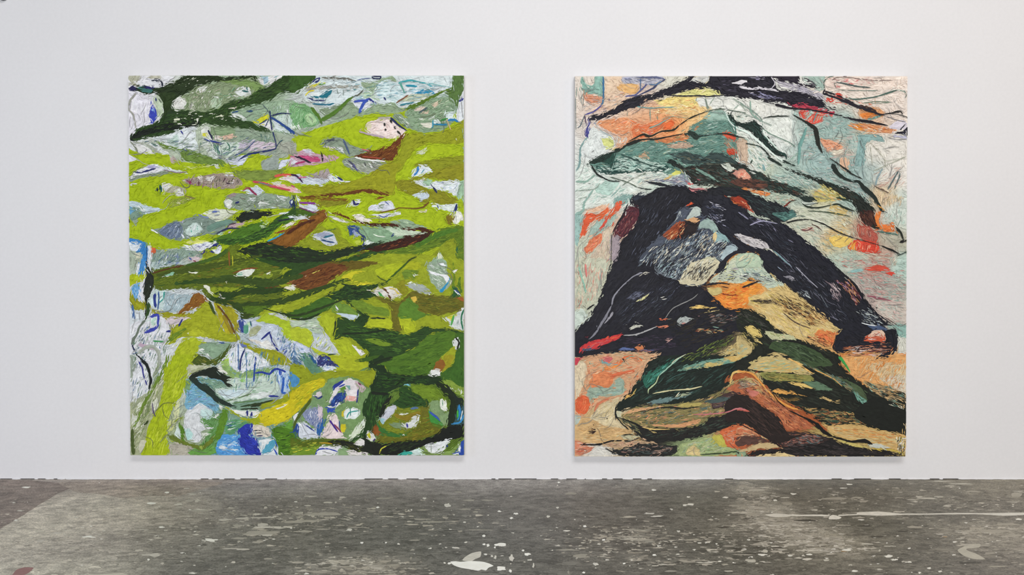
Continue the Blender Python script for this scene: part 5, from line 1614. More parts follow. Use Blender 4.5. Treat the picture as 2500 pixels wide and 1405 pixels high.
2H 7f8a24,5a6a1c,8a7a24 60 120 12 12 1200,1120 1680,1020 1870,750 2000,1050 1600,1160
4P d0d070 1760,900 1790,890 1780,925
4P dfe6e0 1480,1090 1550,1070 1560,1085
3P 8a5020 1100,1010 1170,950 1230,1050 1170,1100
2P 5a6a1c 0,1120 150,1150 420,1130 800,1160 1000,1280 1100,1340 780,1290 480,1210 200,1270 0,1260
2P 6f8f2a 0,1250 250,1250 400,1220 300,1340 0,1360
2H 4a6a1c,8aa03a,c9c840 50 90 12 10 0,1150 420,1150 500,1200 250,1300 0,1330
4S c89a2a 14 380,1190 480,1190 560,1200
3P 1e2219 1000,1090 1100,1180 1300,1200 1250,1360 1140,1360 1050,1340 700,1240 480,1170 700,1160 850,1190 980,1240
3H 4a4a1c,33381a 30 120 12 -16 500,1175 850,1200 1050,1320 750,1240
3P 181c17 2380,930 2380,1110 1950,1190 1750,1260 1450,1360 1240,1360 1290,1240 1330,1190 1700,1160 1900,1110 2030,1050 2150,960
3H 24301c,2f3f22 40 130 12 20 1300,1340 1350,1210 1900,1130 1800,1220 1450,1340
2P e4e4e6 340,1340 380,1250 500,1230 660,1240 620,1360 330,1360
4S 2a3aa0 20:16 330,1355 370,1280 500,1270 640,1310
2P 8aa878 660,1240 780,1280 780,1360 620,1360
2P e2dcd8 780,1280 900,1310 1060,1340 1120,1360 790,1360
4P e0e0d8 1030,1090 1080,1030 1160,1120 1140,1170 1090,1170
4P c0c030 1040,1080 1080,1040 1090,1140
4P e0dcd8 860,1210 950,1120 1000,1160 1000,1230
4S 3a2a70 24 1130,1170 1150,1130
4S c8c840 16 1210,1340 1240,1270 1310,1230
2P 7f9a50 1750,1260 1840,1220 1860,1300 2000,1340 2200,1290 2380,1110 2380,1360 1780,1360
3P e2e6e6 1840,1220 2000,1180 2180,1150 2130,1230 2080,1300 1950,1340 1870,1310
4S 8a9a80 10 1925,1200 1925,1330
2P d6e8e2 1450,1360 1600,1300 1750,1260 1800,1360
4P 3aa898 1450,1360 1600,1300 1680,1330 1560,1360
3P 2a4aa0 2220,1330 2300,1310 2340,1160 2380,1150 2380,1350
4P e4eaf0 2290,1300 2330,1230 2330,1310
4P e4e8ea 2220,1350 2310,1330 2310,1355
4S 2a3f70 24 2130,1240 2160,1230
@ 0 0 1
3S 3a4f1c 8:20:22:8 470,690 560,680 660,690 740,672
3S 34481a 6:16:14:6 580,745 680,735 760,712 850,680
3S 4a5a1c 8:18:12:5 380,672 470,656 560,640 640,622
3S 2f441a 5:12:5 520,716 600,712 690,704
4S 2a3a18 2:6:3 640,752 720,770 800,745 850,725
4H 6f8a6a,8aa08a,5a7a70,4a5a80,a8b4a0 200 22 1.6 20 330,340 640,330 700,370 560,395 420,375
4H 5a7a60,8aa08a,4a6a8a,a8b8b0,dfe4e4 160 24 1.8 70 320,800 420,770 410,870 360,960 320,980
4H 4a7aa0,8ab0c0,dfe8ec,5a8a6a 140 24 1.8 75 560,850 640,850 700,880 690,930 560,960
4H 5a8a8a,9ac0c8,7aa0b0,e0e8ea 130 24 1.7 5 830,195 1090,200 1060,240 880,260
'''
RIGHT = '''
@ 0 0 1
G e2d8cc 45 1420,220
G e6cdb0 50 1500,230
G d8c3b8 40 1560,225
G d6d4c6 50 1640,205
G e0c8b8 55 1460,300
G dfe0da 60 1420,350
G dfe4de 60 1420,420
G e2b48c 55 1560,300
G e09060 35 1560,325
G e69a60 40 1630,300
G ecd48a 45 1680,250
G ecc890 40 1700,290
G dde0d4 45 1770,255
G e2e2da 50 1870,265
G dfe4de 50 1900,330
G a9beb4 40 1960,300
G 9fb8b0 60 2060,320
G e8dccf 60 2100,240
G e8ddd2 50 2160,230
G e6d8cc 40 2150,275
G d8a878 35 2120,300
G e8b898 25 2050,360
G e4e0d6 60 2160,385
G e6e2da 40 2195,420
G d8e4dc 60 1450,460
G dde0d6 50 1520,440
G ccd8cc 40 1600,430
G c8d0bc 60 1430,600
G d8b8a0 50 1470,560
G c3c8b0 60 1440,700
G ccc8ae 50 1480,650
G c8ccb8 50 1430,760
G c3cfbc 50 1850,420
G a9bfb5 60 1950,440
G 9fb8b4 50 2000,400
G a8c0b6 50 2050,460
G 9ab4b0 50 2100,430
G c9bc80 35 2000,470
G d8c09a 35 2150,470
G d0dad0 45 2190,520
G d5d8c4 50 2000,520
G c9cbb6 50 1960,550
G d8b878 35 2040,580
G c0a08a 40 2120,570
G b8b4a0 40 2180,580
G b9c8b8 60 2060,650
G c09080 35 2140,640
G b9d0c4 40 2195,650
G b8a8a0 50 2100,700
G b9a098 50 2150,710
G b0bcb0 35 2195,710
G d0c4b8 55 2170,760
G 8fb5a8 30 2195,820
G d6cdbc 30 2205,850
G d9a880 50 1440,900
G e08a5a 40 1470,930
G e09a60 40 1530,920
G d8c49a 50 1500,990
G d6b884 60 1440,1020
G d6b27a 50 1500,1050
G dd9a6a 35 1430,1060
G dfdcd0 35 1470,1100
G e09a50 40 2100,890
G d8b880 50 2150,900
G dc9a58 35 2195,890
G d6c0a0 40 2195,940
G d8bf80 70 1930,780
G d8a868 60 2000,830
G e8a050 50 1780,710
G c9b47a 60 1850,900
G a08a50 60 1950,960
G c0a868 60 2050,1050
G a05838 60 1880,1010
G a0b480 50 1710,1080
G d07040 40 1770,1060
G 3a3632 80 1650,1000
G 2a2a30 100 1650,750
@ 1390 170
1P 8fb8aa 160,100 200,110 220,200 300,230 340,190 340,95 460,95 460,370 380,370 350,330 180,330
1P dc9a78 200,340 440,380 440,450 250,450
1H d8b49a,c8a8a0,e8d0b8,a8a8a8,d89878 110 80 12 10 180,340 900,300 700,460 480,590 150,560
4S 3a6a90 22:26:20 460,100 465,380 440,490
4S 4a4a90 16 440,490 330,580 210,620
4S 5a6a70 12 210,620 150,770 110,800
4S 5a4a60 18 210,630 230,750
4S 6a7a78 8 85,380 90,830
4S 8a9a90 10 100,240 95,380
1P b9b9c4 720,100 1180,90 1310,140 1100,210 960,190 750,190
1H 9a9ab0,d0ccd0,7a80a0 50 80 9 -8 740,110 1250,110 1100,200 760,185
4S 5a6080 16:26:14 900,110 1180,110 1310,140
4S 3a4060 10:28:20:14 1310,140 1200,200 1140,260 1000,330 880,380
4S 4a5080 16:20 1060,205 970,290 900,350 760,370
4S 4a6a90 14 970,120 970,290
4S 4a6a90 14 1080,205 1180,210 1260,160
1P e6b878 650,220 900,190 960,240 930,310 860,340 700,290
4S 6a5a70 20 530,400 550,420
3P 25232d 285,640 340,625 480,600 700,470 780,410 950,360 1100,340 1300,260 1450,190 1560,150 1620,130 1620,85 1720,95 1660,140 1880,180 1910,85 2425,85 2425,390 2250,370 2120,370 2050,320 1990,270 1850,260 1600,290 1400,350 1250,390 1100,420 960,490 850,530 640,610 430,680 390,700 285,690
3H 282630,1a1a22,2e2c36,26242c 160 150 12 20 350,650 800,440 1500,210 1700,200 1600,270 950,450 500,630
3H 2e2c36,1c1a24,4a4656 50 200 12 -3 1880,190 2400,120 2400,360 2000,250
4P c9c9c4 1660,140 1750,105 1900,90 1900,150 1850,185
4H 8a8a88,e0e0dc 16 60 12 20 1700,140 1890,110 1850,170
4S 20202a 16:20:14 1380,360 1600,365 1750,360 1900,370 2110,355
4P e0dde0 2210,190 2370,145 2425,150 2425,180 2340,205 2425,235 2425,262 2350,240 2320,200
1P e0dc90 1420,350 1620,300 1720,280 2000,280 2100,345 1900,365 1600,360
1P ecd888 1170,440 1400,380 1720,380 1740,470 1600,530 1330,520
1H e8c888,eccf98,e0b878,ece0b0,e8a868 120 120 12 4 1000,520 1700,390 1750,560 1400,640 1100,620
1P e3e4dc 1740,390 2300,380 2425,560 2100,560 1900,520 1760,480
4S 6f9a98 18:14:12 920,510 1100,530 1280,520 1430,515
4S 7a9a90 10 1100,540 1105,700
4S 8fa090 8 790,580 790,640
4S 8fa090 10 1190,640 1210,690
4S 8fa090 12 1740,380 1710,470
4S 7a8a7c 12:24 1850,380 1890,550
4S 8fa090 10 1980,380 1910,480
4S 8fa090 10 2200,370 2330,470 2417,580
4S 9ab0a0 10 2330,460 2240,550
4S 9a9a80 10 1250,690 1380,645 1620,665
4S a08a60 8 1200,610 1210,680
1P e07a48 820,690 1000,760 1200,690 1310,740 1120,900 900,930 850,840
1P e6a070 400,710 800,660 850,840 700,900 450,800
1H e0a080,d8b090,e8c8a0,d89060,e08050 140 90 12 20 430,720 850,680 1300,700 1120,890 750,920
2P e67038 1300,740 1350,690 1430,700 1410,800 1290,830
4S 7fa8a0 18:14:10 1090,800 1200,760 1380,660
4S d87060 30 1090,850 1110,890
3P 4a4a90 275,700 290,700 270,900 240,930 210,880
4S 7a9a98 24:20:30:8 240,930 150,1080 140,1300 90,1390
4S 9aa8a8 10 340,710 380,790 480,870 600,910
1P dfe4e0 300,800 560,900 620,1060 300,1240 150,1200 170,1050
1P d8dc8a 440,940 600,960 590,1100 480,1060
1H e8d8c0,c9c8c0,e0c8a8,d8d8d0 50 100 10 75 620,900 800,920 760,1030 620,1060
2P 6a8f82 260,1290 650,1090 1000,980 1400,930 1600,860 1700,740 1870,660 1900,580 2100,560 2250,750 2280,900 2425,960 2425,1410 340,1410
2H 3f6f68,8fb0a4,b9d0c4,2f5a54,5a8a80,7aa89a,9aa890 420 150 11 12 500,1200 1000,1000 1500,930 1800,740 2100,600 2250,900 2100,1100 1400,1380 450,1400
2P d88a58 1150,960 1500,900 1600,850 1700,870 1600,960 1300,1000
2H d8a070,c87a48,a89868 60 100 10 10 1130,990 1600,870 1800,720 1900,680 1600,940
2P c0a080 950,1160 1050,1140 1060,1220 950,1230
2P 9fbcae 1900,580 2080,560 2170,680 1870,700
2P b9d0c4 700,1210 900,1200 1250,1300 1350,1390 700,1390 600,1300
2P c3a890 1330,1040 1600,1000 1700,1060 1450,1080
4S 22241c 12:26:40:20:20:26:12 800,990 1000,890 1060,910 1130,910 1250,850 1420,830 1500,760
4S 22241c 12:18:12 1500,760 1660,660 1860,580
4S 4a5a4c 12 1860,580 1980,550 2100,545 2417,600
4S 1e201c 40:50:20:24:14:12 770,1040 900,990 1010,960 1200,950 1400,910 1550,880
4P 26352f 1560,880 1640,835 1720,860 1760,900 1950,880 1960,895 1760,930 1740,960 1660,920
4S 1e201c 12:18:12 1950,885 2150,880 2300,920 2400,940
3P 24352e 260,1285 330,1230 640,1090 780,1040 700,1110 560,1180 460,1270 330,1310
3P 274a40 460,1270 620,1130 600,1250 560,1380 520,1320
3P 6a9488 340,1310 440,1260 460,1330 400,1340
3H 1e3a34,3a6a60,a8c8bc 90 130 9 -10 400,1340 620,1240 900,1220 1200,1320 800,1395 420,1395
4S 24403a 14 560,1380 600,1250 640,1130
4S 2f4a44 14:20:10 700,1160 900,1240 1100,1310 1300,1360
3P d0563a 2080,870 2180,850 2250,890 2280,960 2180,950
3P cc4a30 2150,1090 2270,1090 2290,1150 2180,1160
3P d85030 2170,1200 2250,1200 2260,1230
3P c8b098 2290,960 2425,960 2425,1300 2300,1200
3H d0583a,b08868,9ab0a0 40 70 12 -30 2080,860 2290,960 2300,1180 2150,1100
3P 3a4a48 1360,1160 1600,1130 1850,1190 1950,1140 2150,1170 2300,1270 2425,1330 2425,1410 2200,1400 2000,1330 1800,1300 1600,1290 1480,1230
3H 24302e,5a7a74,2f4442,6a6a58 110 140 12 -12 1400,1170 1900,1180 2300,1290 2300,1390 1800,1290 1500,1240
3P 232e2a 1310,1250 1400,1230 1500,1290 1620,1380 1700,1410 1540,1410 1480,1340 1390,1300
4P d6dcd0 2050,1300 2150,1290 2250,1350 2200,1400 2120,1350
3P 24332e 2150,610 2200,570 2220,640 2300,720 2425,740 2425,820 2300,780 2220,700
4S cfe0d6 14:24 2120,570 2190,720 2280,800 2417,850
4H c9dcd0,e0ece4,3a5a50 30 50 10 25 2230,600 2417,620 2417,720 2290,700
4S 3a6a60 14 2255,740 2270,880
@ 1800 170
3P 25232d 0,85 440,85 500,200 540,290 750,290 900,330 1080,390 1170,420 1200,500 1330,540 1100,520 900,500 700,480 500,450 300,430 200,400 0,375
3H 2b2932,1a1a22,322e3a,26242c 180 190 12 -14 10,110 430,110 540,300 1080,400 1180,500 700,460 10,340
4P d6d2d8 0,230 100,250 300,240 310,260 470,260 530,295 400,285 200,280 40,260
4P e0dde0 0,160 90,145 120,170 30,200 0,190
4S c9c4cc 12 440,100 490,170 490,210 450,260
2P b9b4bc 510,170 600,150 700,190 900,220 1000,290 1140,330 1170,410 1000,360 800,300 560,220
2H d0ccd0,9a98a4,c0bcc8 40 110 9 -16 540,180 700,200 1000,300 1150,400 900,310
3P 2a2430 470,85 830,85 820,180 900,210 1060,200 1080,260 1000,260 860,220 700,180 520,140
4H 9a98b8,b0accc,7a789a 40 130 7 -8 130,330 350,330 620,390 450,420 200,360
4H c9c4d0,8a84a0 14 90 8 -5 100,110 350,110 350,140
2P a9c0b4 880,90 1180,90 1160,280 1060,240
3H 3a3440,8a9a94,c0c8c0 40 70 9 -30 850,100 1000,130 1100,250 900,210
2P ebdccf 1180,120 1300,85 2310,85 2310,250 2000,270 1400,290 1180,270
2H e8c8c0,d87a78,eedfd2,e0b8b0,f0e6da 130 90 9 -2 1200,130 1400,100 1900,110 1950,180 1500,240 1250,260
4S 5a6a60 12:18:10 1180,270 1160,180 1220,110 1300,95
4S 4a5a58 12:20:12 1300,190 1370,180 1600,230 1800,250
4S 6a7a70 10 1300,190 1330,250
4S 6a7a70 10 1320,280 1650,290 1900,290
4S 7a6a64 10 1280,150 1340,110 1500,110 1800,150 2100,150
4S 4f6a60 10:18:16:24:10 1450,390 1600,410 1850,380 2050,320 2170,280
4P 8aa89a 2150,290 2240,280 2290,330 2230,300
4S 6a7a70 10 2260,290 2290,350 2270,390
4S 6a7a68 12 1700,460 1900,440 2080,450
4S 7a8a7a 8 1820,470 2050,455
4S 8a9a90 6 2320,110 2322,900
3P d84838 1330,330 1400,310 1420,390 1350,380
3P dc5040 1200,390 1290,390 1290,430 1240,450 1190,430
2H e0a898,d86a58,e8d0c0,a8b8b0,c8a890 140 90 12 -18 1180,300 1450,360 1900,540 1900,600 1400,500 1200,470
2P d8a070 1640,540 1850,500 2000,600 1900,690 1650,640
3P e0863a 1660,610 1780,590 1950,610 1900,630 1700,660
3S 7aa8a0 26:34 1740,680 1850,665 1950,630
4S 22202a 34:24:40:40:24:14 1150,330 1300,380 1500,460 1700,540 1950,620 2050,600
4S 26222a 18:24:12 1160,290 1400,380 1650,510 1880,560
4S 26222a 14 1500,480 1800,575 2000,630
4S 26222a 22 1150,330 1180,270
4S 3a2a28 20 1650,490 1800,530 1880,580
4S 2a2a2a 10:24:12 1950,620 2080,600 2200,570 2240,620
4S 4a4a48 10 2080,605 2240,630 2320,670
4S 6a6a70 10 2000,640 2150,690 2280,720
3P b83a50 680,490 900,480 1100,530 1250,580 1330,560 1300,620 900,550
3H d04a58,7a2a3a,c0606a 50 90 10 -10 690,495 1100,530 1300,580 1250,600 900,550
4S 1e1c24 44:26:20:18:12 500,480 700,530 950,550 1200,590 1420,640
4S 1e1c24 12:34:40:12 1420,650 1600,690 1800,720 2040,770
4S 4a4a4c 12 330,440 500,480
3P d85040 820,590 870,550 930,560 900,660 850,650
3P dc5848 980,640 1080,570 1160,590 1140,700 1040,750 920,720
3H d86a58,b8a890,d84838,c8b8a0 50 110 14 65 880,570 1160,590 1130,700 1000,740 900,680
4S 6f9a98 16 1080,580 1020,720
4P d87060 1250,630 1290,620 1280,660
2H 8fb0a8,a8c0b8,b9c8c0,c8b0a8,9ab8b0 260 120 14 -3 760,600 1450,660 1600,850 1950,920 1900,990 1640,1000 1600,1380 900,1300 850,1000
2P dc9a6a 1500,760 1700,740 1900,770 2050,790 2180,790 2100,860 1900,860 1700,840 1560,800
3P ec9a38 1580,770 1700,750 1680,840
3H d8804a,e8b070,c87858,e0d0b8 70 90 12 -6 1520,765 2050,800 2100,850 1700,840
4P d8d2dc 2050,790 2200,690 2290,720 2300,800 2200,830
4P 22222e 2100,870 2220,850 2310,790 2320,930 2250,890
4S 2f2f38 14 2200,830 2290,740
4P b8b8cc 2120,900 2300,920 2300,950 2080,910
4S 6a6a70 8 2040,930 2150,960 2300,960
2P 8fb0ac 1640,890 1950,900 1980,980 1750,1000 1720,1300 1600,1300 1640,1000
3P e4a884 1120,960 1280,970 1450,1070 1300,1110 1200,1080
3H e07848,ecd0b8,d89068 30 80 9 -30 1150,970 1280,980 1430,1070 1250,1090
3P e8e0cc 1250,1110 1440,1090 1400,1150 1270,1160
3P e0b898 1400,1210 1520,1240 1500,1390 1400,1350
2P e0e4dc 330,680 700,650 730,1050 560,950 400,850
2P dde2d8 30,820 200,980 500,1200 320,1390 0,1390 0,1260
2H b9ccc0,c9c8b0,dfe4dc,8fb0a4 110 110 12 -40 20,850 400,1150 600,1330 350,1390 0,1200
3P 24332e 0,740 160,720 200,680 300,750 350,810 320,870 400,970 560,1110 640,1170 600,1200 500,1150 380,1080 250,940 130,830 0,790
3H 1a2622,34524a,2a3f38 70 130 12 -42 20,760 200,720 330,830 560,1130 400,1070 150,830
4S d6e4da 20:34:20:30 0,810 120,860 300,1000 500,1180 620,1260
4S 24403a 24:30:14 540,1130 640,1170 660,1230
4S 24302c 16:20 100,1010 300,1060 440,1200
4S c9dcd0 18 330,820 360,900 540,1100
4S 3a4a40 20 165,1290 190,1240
4S 7aa0a0 40:30 335,1300 360,1390
4S 2a322c 8:20:16 330,670 420,650 560,640 700,640
4S 22241f 18:24:50:60:60:50:14 740,620 900,710 1010,780 1050,820 1070,900 1090,1020 1150,1150
4S 6a9890 20:44:50:30 930,790 880,940 840,1050 820,1300
4S 7a8f84 16:10 0,440 300,660 330,800
4S 8aa898 18 160,430 180,600 320,720
4S 8a9a90 10 20,580 300,700 460,770
4S 6f8a7c 12 330,810 450,890 680,990 780,1060
4S 8aa898 14 700,1250 820,1130
4S a0b0a4 12 860,1100 1050,1130 940,1230 930,1300
4S 22302a 24:40:20 400,1200 480,1250 600,1320
4S 22302a 20 600,1240 700,1290 780,1320
4S 2a2c28 12:18 1240,1210 1420,1330 1540,1410
4S 2a3a38 30 1280,1310 1340,1400
4S a0a494 10 1840,1390 2000,1320 2290,1190
4S a8a898 8 1800,1000 1990,1220 2000,1340
4S b0b4a4 8 1980,1260 2200,1220
4S b0b0a0 8 1800,1050 1830,1300
@ 1390 400
2P dfe6de 75,0 300,20 370,140 550,230 700,240 930,320 900,390 680,420 500,520 220,560 75,600
2H c3d8cc,e6eae2,b0ccc0,d0dcd0 150 110 12 30 90,50 300,50 500,230 900,340 600,450 100,580
2P b9d4c8 350,340 420,280 520,220 680,250 560,420 400,400
2P 8fb0a8 680,430 850,420 830,500 650,600 600,540
2P e0e4da 520,150 900,110 1300,110 1200,250 1050,300 930,310 720,240
2H c9d8d0,9ab8b0,e6e8e0,d8d0b8 60 110 10 25 560,150 1300,110 1250,230 950,310
3P 2a4a44 340,20 560,90 900,90 1200,60 1380,20 1300,100 1000,110 700,130 500,140 400,90
3H 1e3a34,5a8a80,a8c8bc,c9dcd0 90 150 9 4 330,10 1000,0 1350,20 1200,80 600,120 420,80
4S 1f2420 24:28:22:14:10 300,20 380,140 550,230 700,240
4S 4a5a4c 14:12 560,180 790,250 930,320
4S 1f2824 10:16:14 930,320 1040,345 1130,350
4S 6a7a6a 10 720,300 850,210 1050,120
4S 8aa89a 28:20 90,240 230,240 350,150
4S 8a9a8c 10 90,370 350,340 420,260
4S 8a9a8c 10 120,480 240,450 290,420
4S 8fb0a4 30:20 90,690 190,640 200,540 330,350
4S 8fb0a8 14 560,460 640,380 700,310
4S 9ab8ac 14 430,460 520,440
3P e0623a 140,1030 170,860 220,690 330,680 400,690 280,830 230,950
3P e06a3a 360,750 480,620 550,570 540,650 400,790
3P e06438 480,760 570,660 640,550 640,640 560,740
3P e0603c 650,520 720,510 690,640 640,660
3P d8503a 410,890 470,800 530,740 500,830 430,910
3P d8583a 570,860 620,790 600,850
3P e8c0a0 230,640 550,540 500,610 300,670
3P e8b898 260,1000 450,900 300,990
3P e08058 200,1160 250,1090 320,1010 440,950 430,1080 340,1160 260,1250
3H e8a070,d86040,e89878 50 80 10 45 210,1160 430,960 420,1080 270,1230
2P 9fc0b8 75,690 190,680 140,1000 110,1140 75,1050
2P a8c0b4 300,850 480,700 640,700 560,860 300,990
2P d8c8b0 440,950 560,860 580,960 560,1410 300,1410 350,1180
2H c8c4ac,d8c0a8,b8c0a8,c0b0a8,d89888 110 150 10 80 90,1100 440,980 580,900 640,1100 580,1400 90,1400
4S 4a4a40 10 580,960 570,1390
3P 202027 860,430 950,400 1100,390 1200,320 1350,290 1600,290 1640,350 1700,370 1880,345 1900,420 1830,500 1810,600 1780,700 1600,560 1500,650 1400,820 1200,1010 1100,1120 1000,1230 880,1410 580,1410 640,1300 700,1080 780,980 900,830 950,600 830,560
3H 1a1a22,26262c,2c2c34,25262f 240 150 13 58 880,450 1300,310 1700,400 1500,630 1100,1080 900,1390 620,1390 900,900
3P 5a2a34 790,600 940,590 950,720 880,840 780,980 640,1050 600,950 700,770
3H 7a3a3a,3a2028,8a5a58,4a2a38 110 90 11 62 800,610 940,600 930,720 800,950 650,1030 620,950
4S 1c1a20 14:26:12 800,540 740,690 640,850 590,950
3P a89aa0 570,1000 650,960 700,1080 650,1290 590,1350 560,1150
3P 2f3440 850,440 960,390 1120,390 1060,420 900,500
4P c9d0c8 950,430 990,400 1090,400 1010,440
3P 8f96a2 1020,240 1280,240 1500,290 1600,280 1620,200 1540,110 1490,180 1300,200
3H b0c0c0,6a7088,c8b8c0,d8d0c0 50 110 10 4 1050,250 1500,190 1600,270 1300,250
4S 22262c 14:30:50:20 1020,240 1130,260 1240,280 1330,290
4P d8d870 1360,170 1420,110 1530,90 1530,130
4S d0b070 24 1280,220 1400,170
3P 2b302b 1400,10 1480,0 1560,60 1700,20 2425,20 2425,340 2000,310 1800,290 1700,280 1620,170 1540,90
3H 1e2220,3a4a44,4a5a52,5a3a30,34342c 220 170 13 -14 1500,60 2000,40 2400,60 2400,320 1800,270 1600,150
4P 7a9a8c 1700,60 1850,110 2020,220 1860,160
4P c8d0c0 2060,0 2130,10 2280,80 2200,70
4P c89080 2230,110 2400,80 2425,190 2280,180
4P 9a5a60 1730,200 1800,220 1770,230
4P d06060 1610,280 1640,230 1700,280
4P d88a8a 1620,310 1680,330 1880,345 1800,360 1660,370
4S 5a2a34 14 1630,330 1700,350 1830,350
4P e05a30 1610,560 1660,515 1710,540 1650,565
3P 23242a 1880,345 2000,310 2425,340 2425,450 2160,450 1900,420
3P 25262f 1810,600 1830,500 1900,420 2160,450 2425,600 2425,1000 2200,960 2080,900 1900,740 1780,700
3H 9a9ab0,c8c8d4,2a2c36,1c1e2a,5a6078 170 130 7 -24 1830,520 1950,530 2400,700 2400,960 2150,900 1900,720
3P 8a3a22 2180,460 2350,450 2425,500 2425,600 2320,590 2220,530
3H c05a28,5a2418,d88048 40 60 12 -20 2190,465 2400,500 2400,580 2250,540
2P 505765 1500,650 1600,560 1780,600 1800,700 1900,740 2080,900 2200,1080 2310,1170 2200,1230 2040,1410 860,1410 1200,1010
4H 202027,202027,b9c8cc,6a7484,e0dcc8,3a404c,8a989c,2a2c34 620 130 11 48 1150,1130 1500,1000 1850,880 2150,1060 2250,1180 2000,1400 920,1400
4H 9aa8b0,202027,d8c8a8,5a6a80 130 120 10 48 1500,1010 1850,890 1960,1000 1900,1200 1500,1180
3P 9a4a2a 1270,980 1400,860 1500,790 1650,800 1600,920 1450,1030 1300,1010
4H c87040,6a2a1c,d8a878,8a4028 80 70 11 40 1270,970 1480,810 1630,820 1560,950 1350,1060
3P 2a2224 1560,800 1780,750 1740,920 1560,1040 1480,1010
4P d8a878 1600,780 1700,730 1790,770 1740,800 1660,790
4P b9c4bc 1590,770 1640,680 1700,590 1770,590 1790,700 1680,730
4P a0a8a8 1460,750 1500,650 1530,660 1500,740 1430,800
4P 9ab0a8 1790,800 1890,740 1980,810 2030,900 1960,920 1850,870 1760,890
4P 8fb0b0 1960,920 2130,980 2190,1080 2100,1040 1980,1090 2020,1000
4P e0c890 1960,960 2010,930 2020,1010 1960,1080
3P 22232d 1880,730 2100,900 2425,1100 2425,1190 2310,1180 2200,1080
4P c9c8cc 2250,960 2340,960 2425,1040 2425,1090 2350,1060
4H 4a4450,e0dcd8 14 40 10 -40 2260,970 2420,1040 2420,1090 2340,1050
4P a9bcc0 2060,1250 2200,1110 2310,1150 2260,1210 2100,1320
2P d0d4b0 2130,1370 2280,1250 2425,1250 2425,1410 2130,1410
4S 22222a 50:44:60:30 2425,1200 2280,1210 2160,1290 2040,1410
4P c9c8a8 1650,1405 1900,1270 2040,1330 1950,1410
4H 202027,e0dcb8 30 130 9 50 1680,1400 1900,1290 2010,1340 1900,1400
@ 1800 400
3P 2c3833 0,30 150,80 340,130 450,210 700,290 880,350 950,400 800,400 1000,450 1090,520 900,510 750,430 450,380 200,340 0,330
3H 3a5048,1e2421,4a6a60,5a4034 180 190 12 -18 20,60 340,150 880,370 1000,470 750,420 20,310
4P 5a3a30 -110,250 0,200 200,210 400,260 350,350 100,330 0,300
4H 3a2a24,7a4a38,2a2826 50 160 12 -8 10,205 390,265 340,345 10,300
4P dc9a80 0,100 90,90 180,190 0,190
4H d04a38,e8d0b8 14 50 10 40 10,105 90,100 160,185 10,185
4P e08a48 40,330 250,360 440,400 380,440 200,390
4H e8b078,a85028,c8c0a8 30 90 9 -12 60,330 430,400 370,440 200,385
2P b9c4b0 350,470 500,400 700,430 800,490 650,570 500,520
2H d8d8c8,8fb0a4,c89880,a8a898 60 60 9 40 380,470 500,410 780,480 650,560
4S 7a2a20 22 620,590 720,510
4S 2a2c28 14:10 690,520 800,490
4P c9d2c8 880,530 1080,530 1000,570 890,560
4S 3a4440 10 900,560 1080,540 1090,520
2P c9bc70 1060,380 1180,300 1350,370 1500,470 1330,500 1100,520 1000,440
2H d8b878,b8b060,c8d0b0,d8a060,a8a878 110 80 11 -15 1000,390 1180,310 1490,470 1300,520 1000,450
4S 2f4030 20:30:14 1340,460 1450,490 1550,520
2P d0b878 1240,620 1320,550 1500,640 1440,720 1280,690
2H 9ab8ac,b8c8bc,8fb0a8,c8ccc0 220 120 14 -20 780,150 960,190 1180,300 1050,360 900,350 600,270 400,150
2H a8c0b4,8fb0ac,b8b8b0,9ab4b0 200 120 14 -25 800,80 1280,20 1450,200 1720,330 1850,480 1700,480 1300,250
2H e4dccf,d8b8a8,e8e4dc,d0a898 80 120 9 35 1850,120 2280,30 2280,300 2050,380 1850,280
2H d8c09a,e0c8a8,c8b890 80 110 10 80 1900,330 2250,430 2290,580 1950,580
2H c3d8cc,dfe4dc,b0ccc0 60 110 10 70 1970,620 2300,620 2300,900 2180,840 1980,800
2H d0d0b8,c8ccb4,dcdccc,b8c0a8 180 130 12 -20 700,800 1000,780 1600,1020 1620,640 1300,600 850,600
2H c9c8b4,b8c4b4,d8c8b0,a8c0b0 220 120 12 -8 750,850 1000,800 1600,1050 1500,1200 1900,1230 2280,1250 2280,1400 1300,1400 1000,1090
3P 262c27 550,0 620,60 760,90 900,140 1080,190 1300,270 1500,340 1640,410 1740,500 1780,540 1900,650 1870,700 1880,780 1940,880 1800,880 1700,780 1620,640 1560,520 1400,430 1200,310 1050,250 960,190 800,140 680,90
3H 34403a,1a1e1c,3a3a30,2a3a36 150 150 12 -28 650,70 1080,210 1640,420 1700,520 1560,500 1200,290
3P 3f2622 1640,660 1830,640 1870,720 1860,800 1800,870 1700,780
3H 5a3428,2a2220,6a4434 60 110 12 -60 1650,660 1850,660 1880,850 1760,820
4P e0803a 1870,700 1950,640 1920,800 1990,900 1890,830
3P e07a38 1920,850 2110,820 2140,930 1990,920
3H e89a58,c86028,5a8a80 24 80 11 -8 1840,880 2130,850 2150,940 1900,920
4S 3a6a60 16 1900,920 2050,950 2200,970
4S 222c28 60:54:26:40:70:40:30 1280,0 1340,110 1450,200 1560,240 1640,240 1720,330 1850,450 1930,580 1960,650
4S 20241f 14:18:12 1370,0 1500,110 1700,210
4S 2a2c28 24:10 1940,640 2040,670
4S c89040 16 1900,560 2000,640
4S 1f2a20 14:24:18:14 870,540 950,590 1100,600 1280,560
4S 1f2a20 18:22:28:14 1280,560 1360,550 1450,600 1590,650
4S 3a4a38 12:16:8 950,640 1200,660 1400,690 1540,720
4S 3a4a48 12 810,710 920,720
4S 1a1c1c 20:18:12 660,810 800,770 980,760
4S 1a1c1c 12:18:12 980,760 1160,820 1380,940 1600,1020
4S 3a2a28 10 1600,1020 1850,1090 1950,1120
4S 1a1c1c 14:28:10 1950,1120 2100,1180 2220,1240
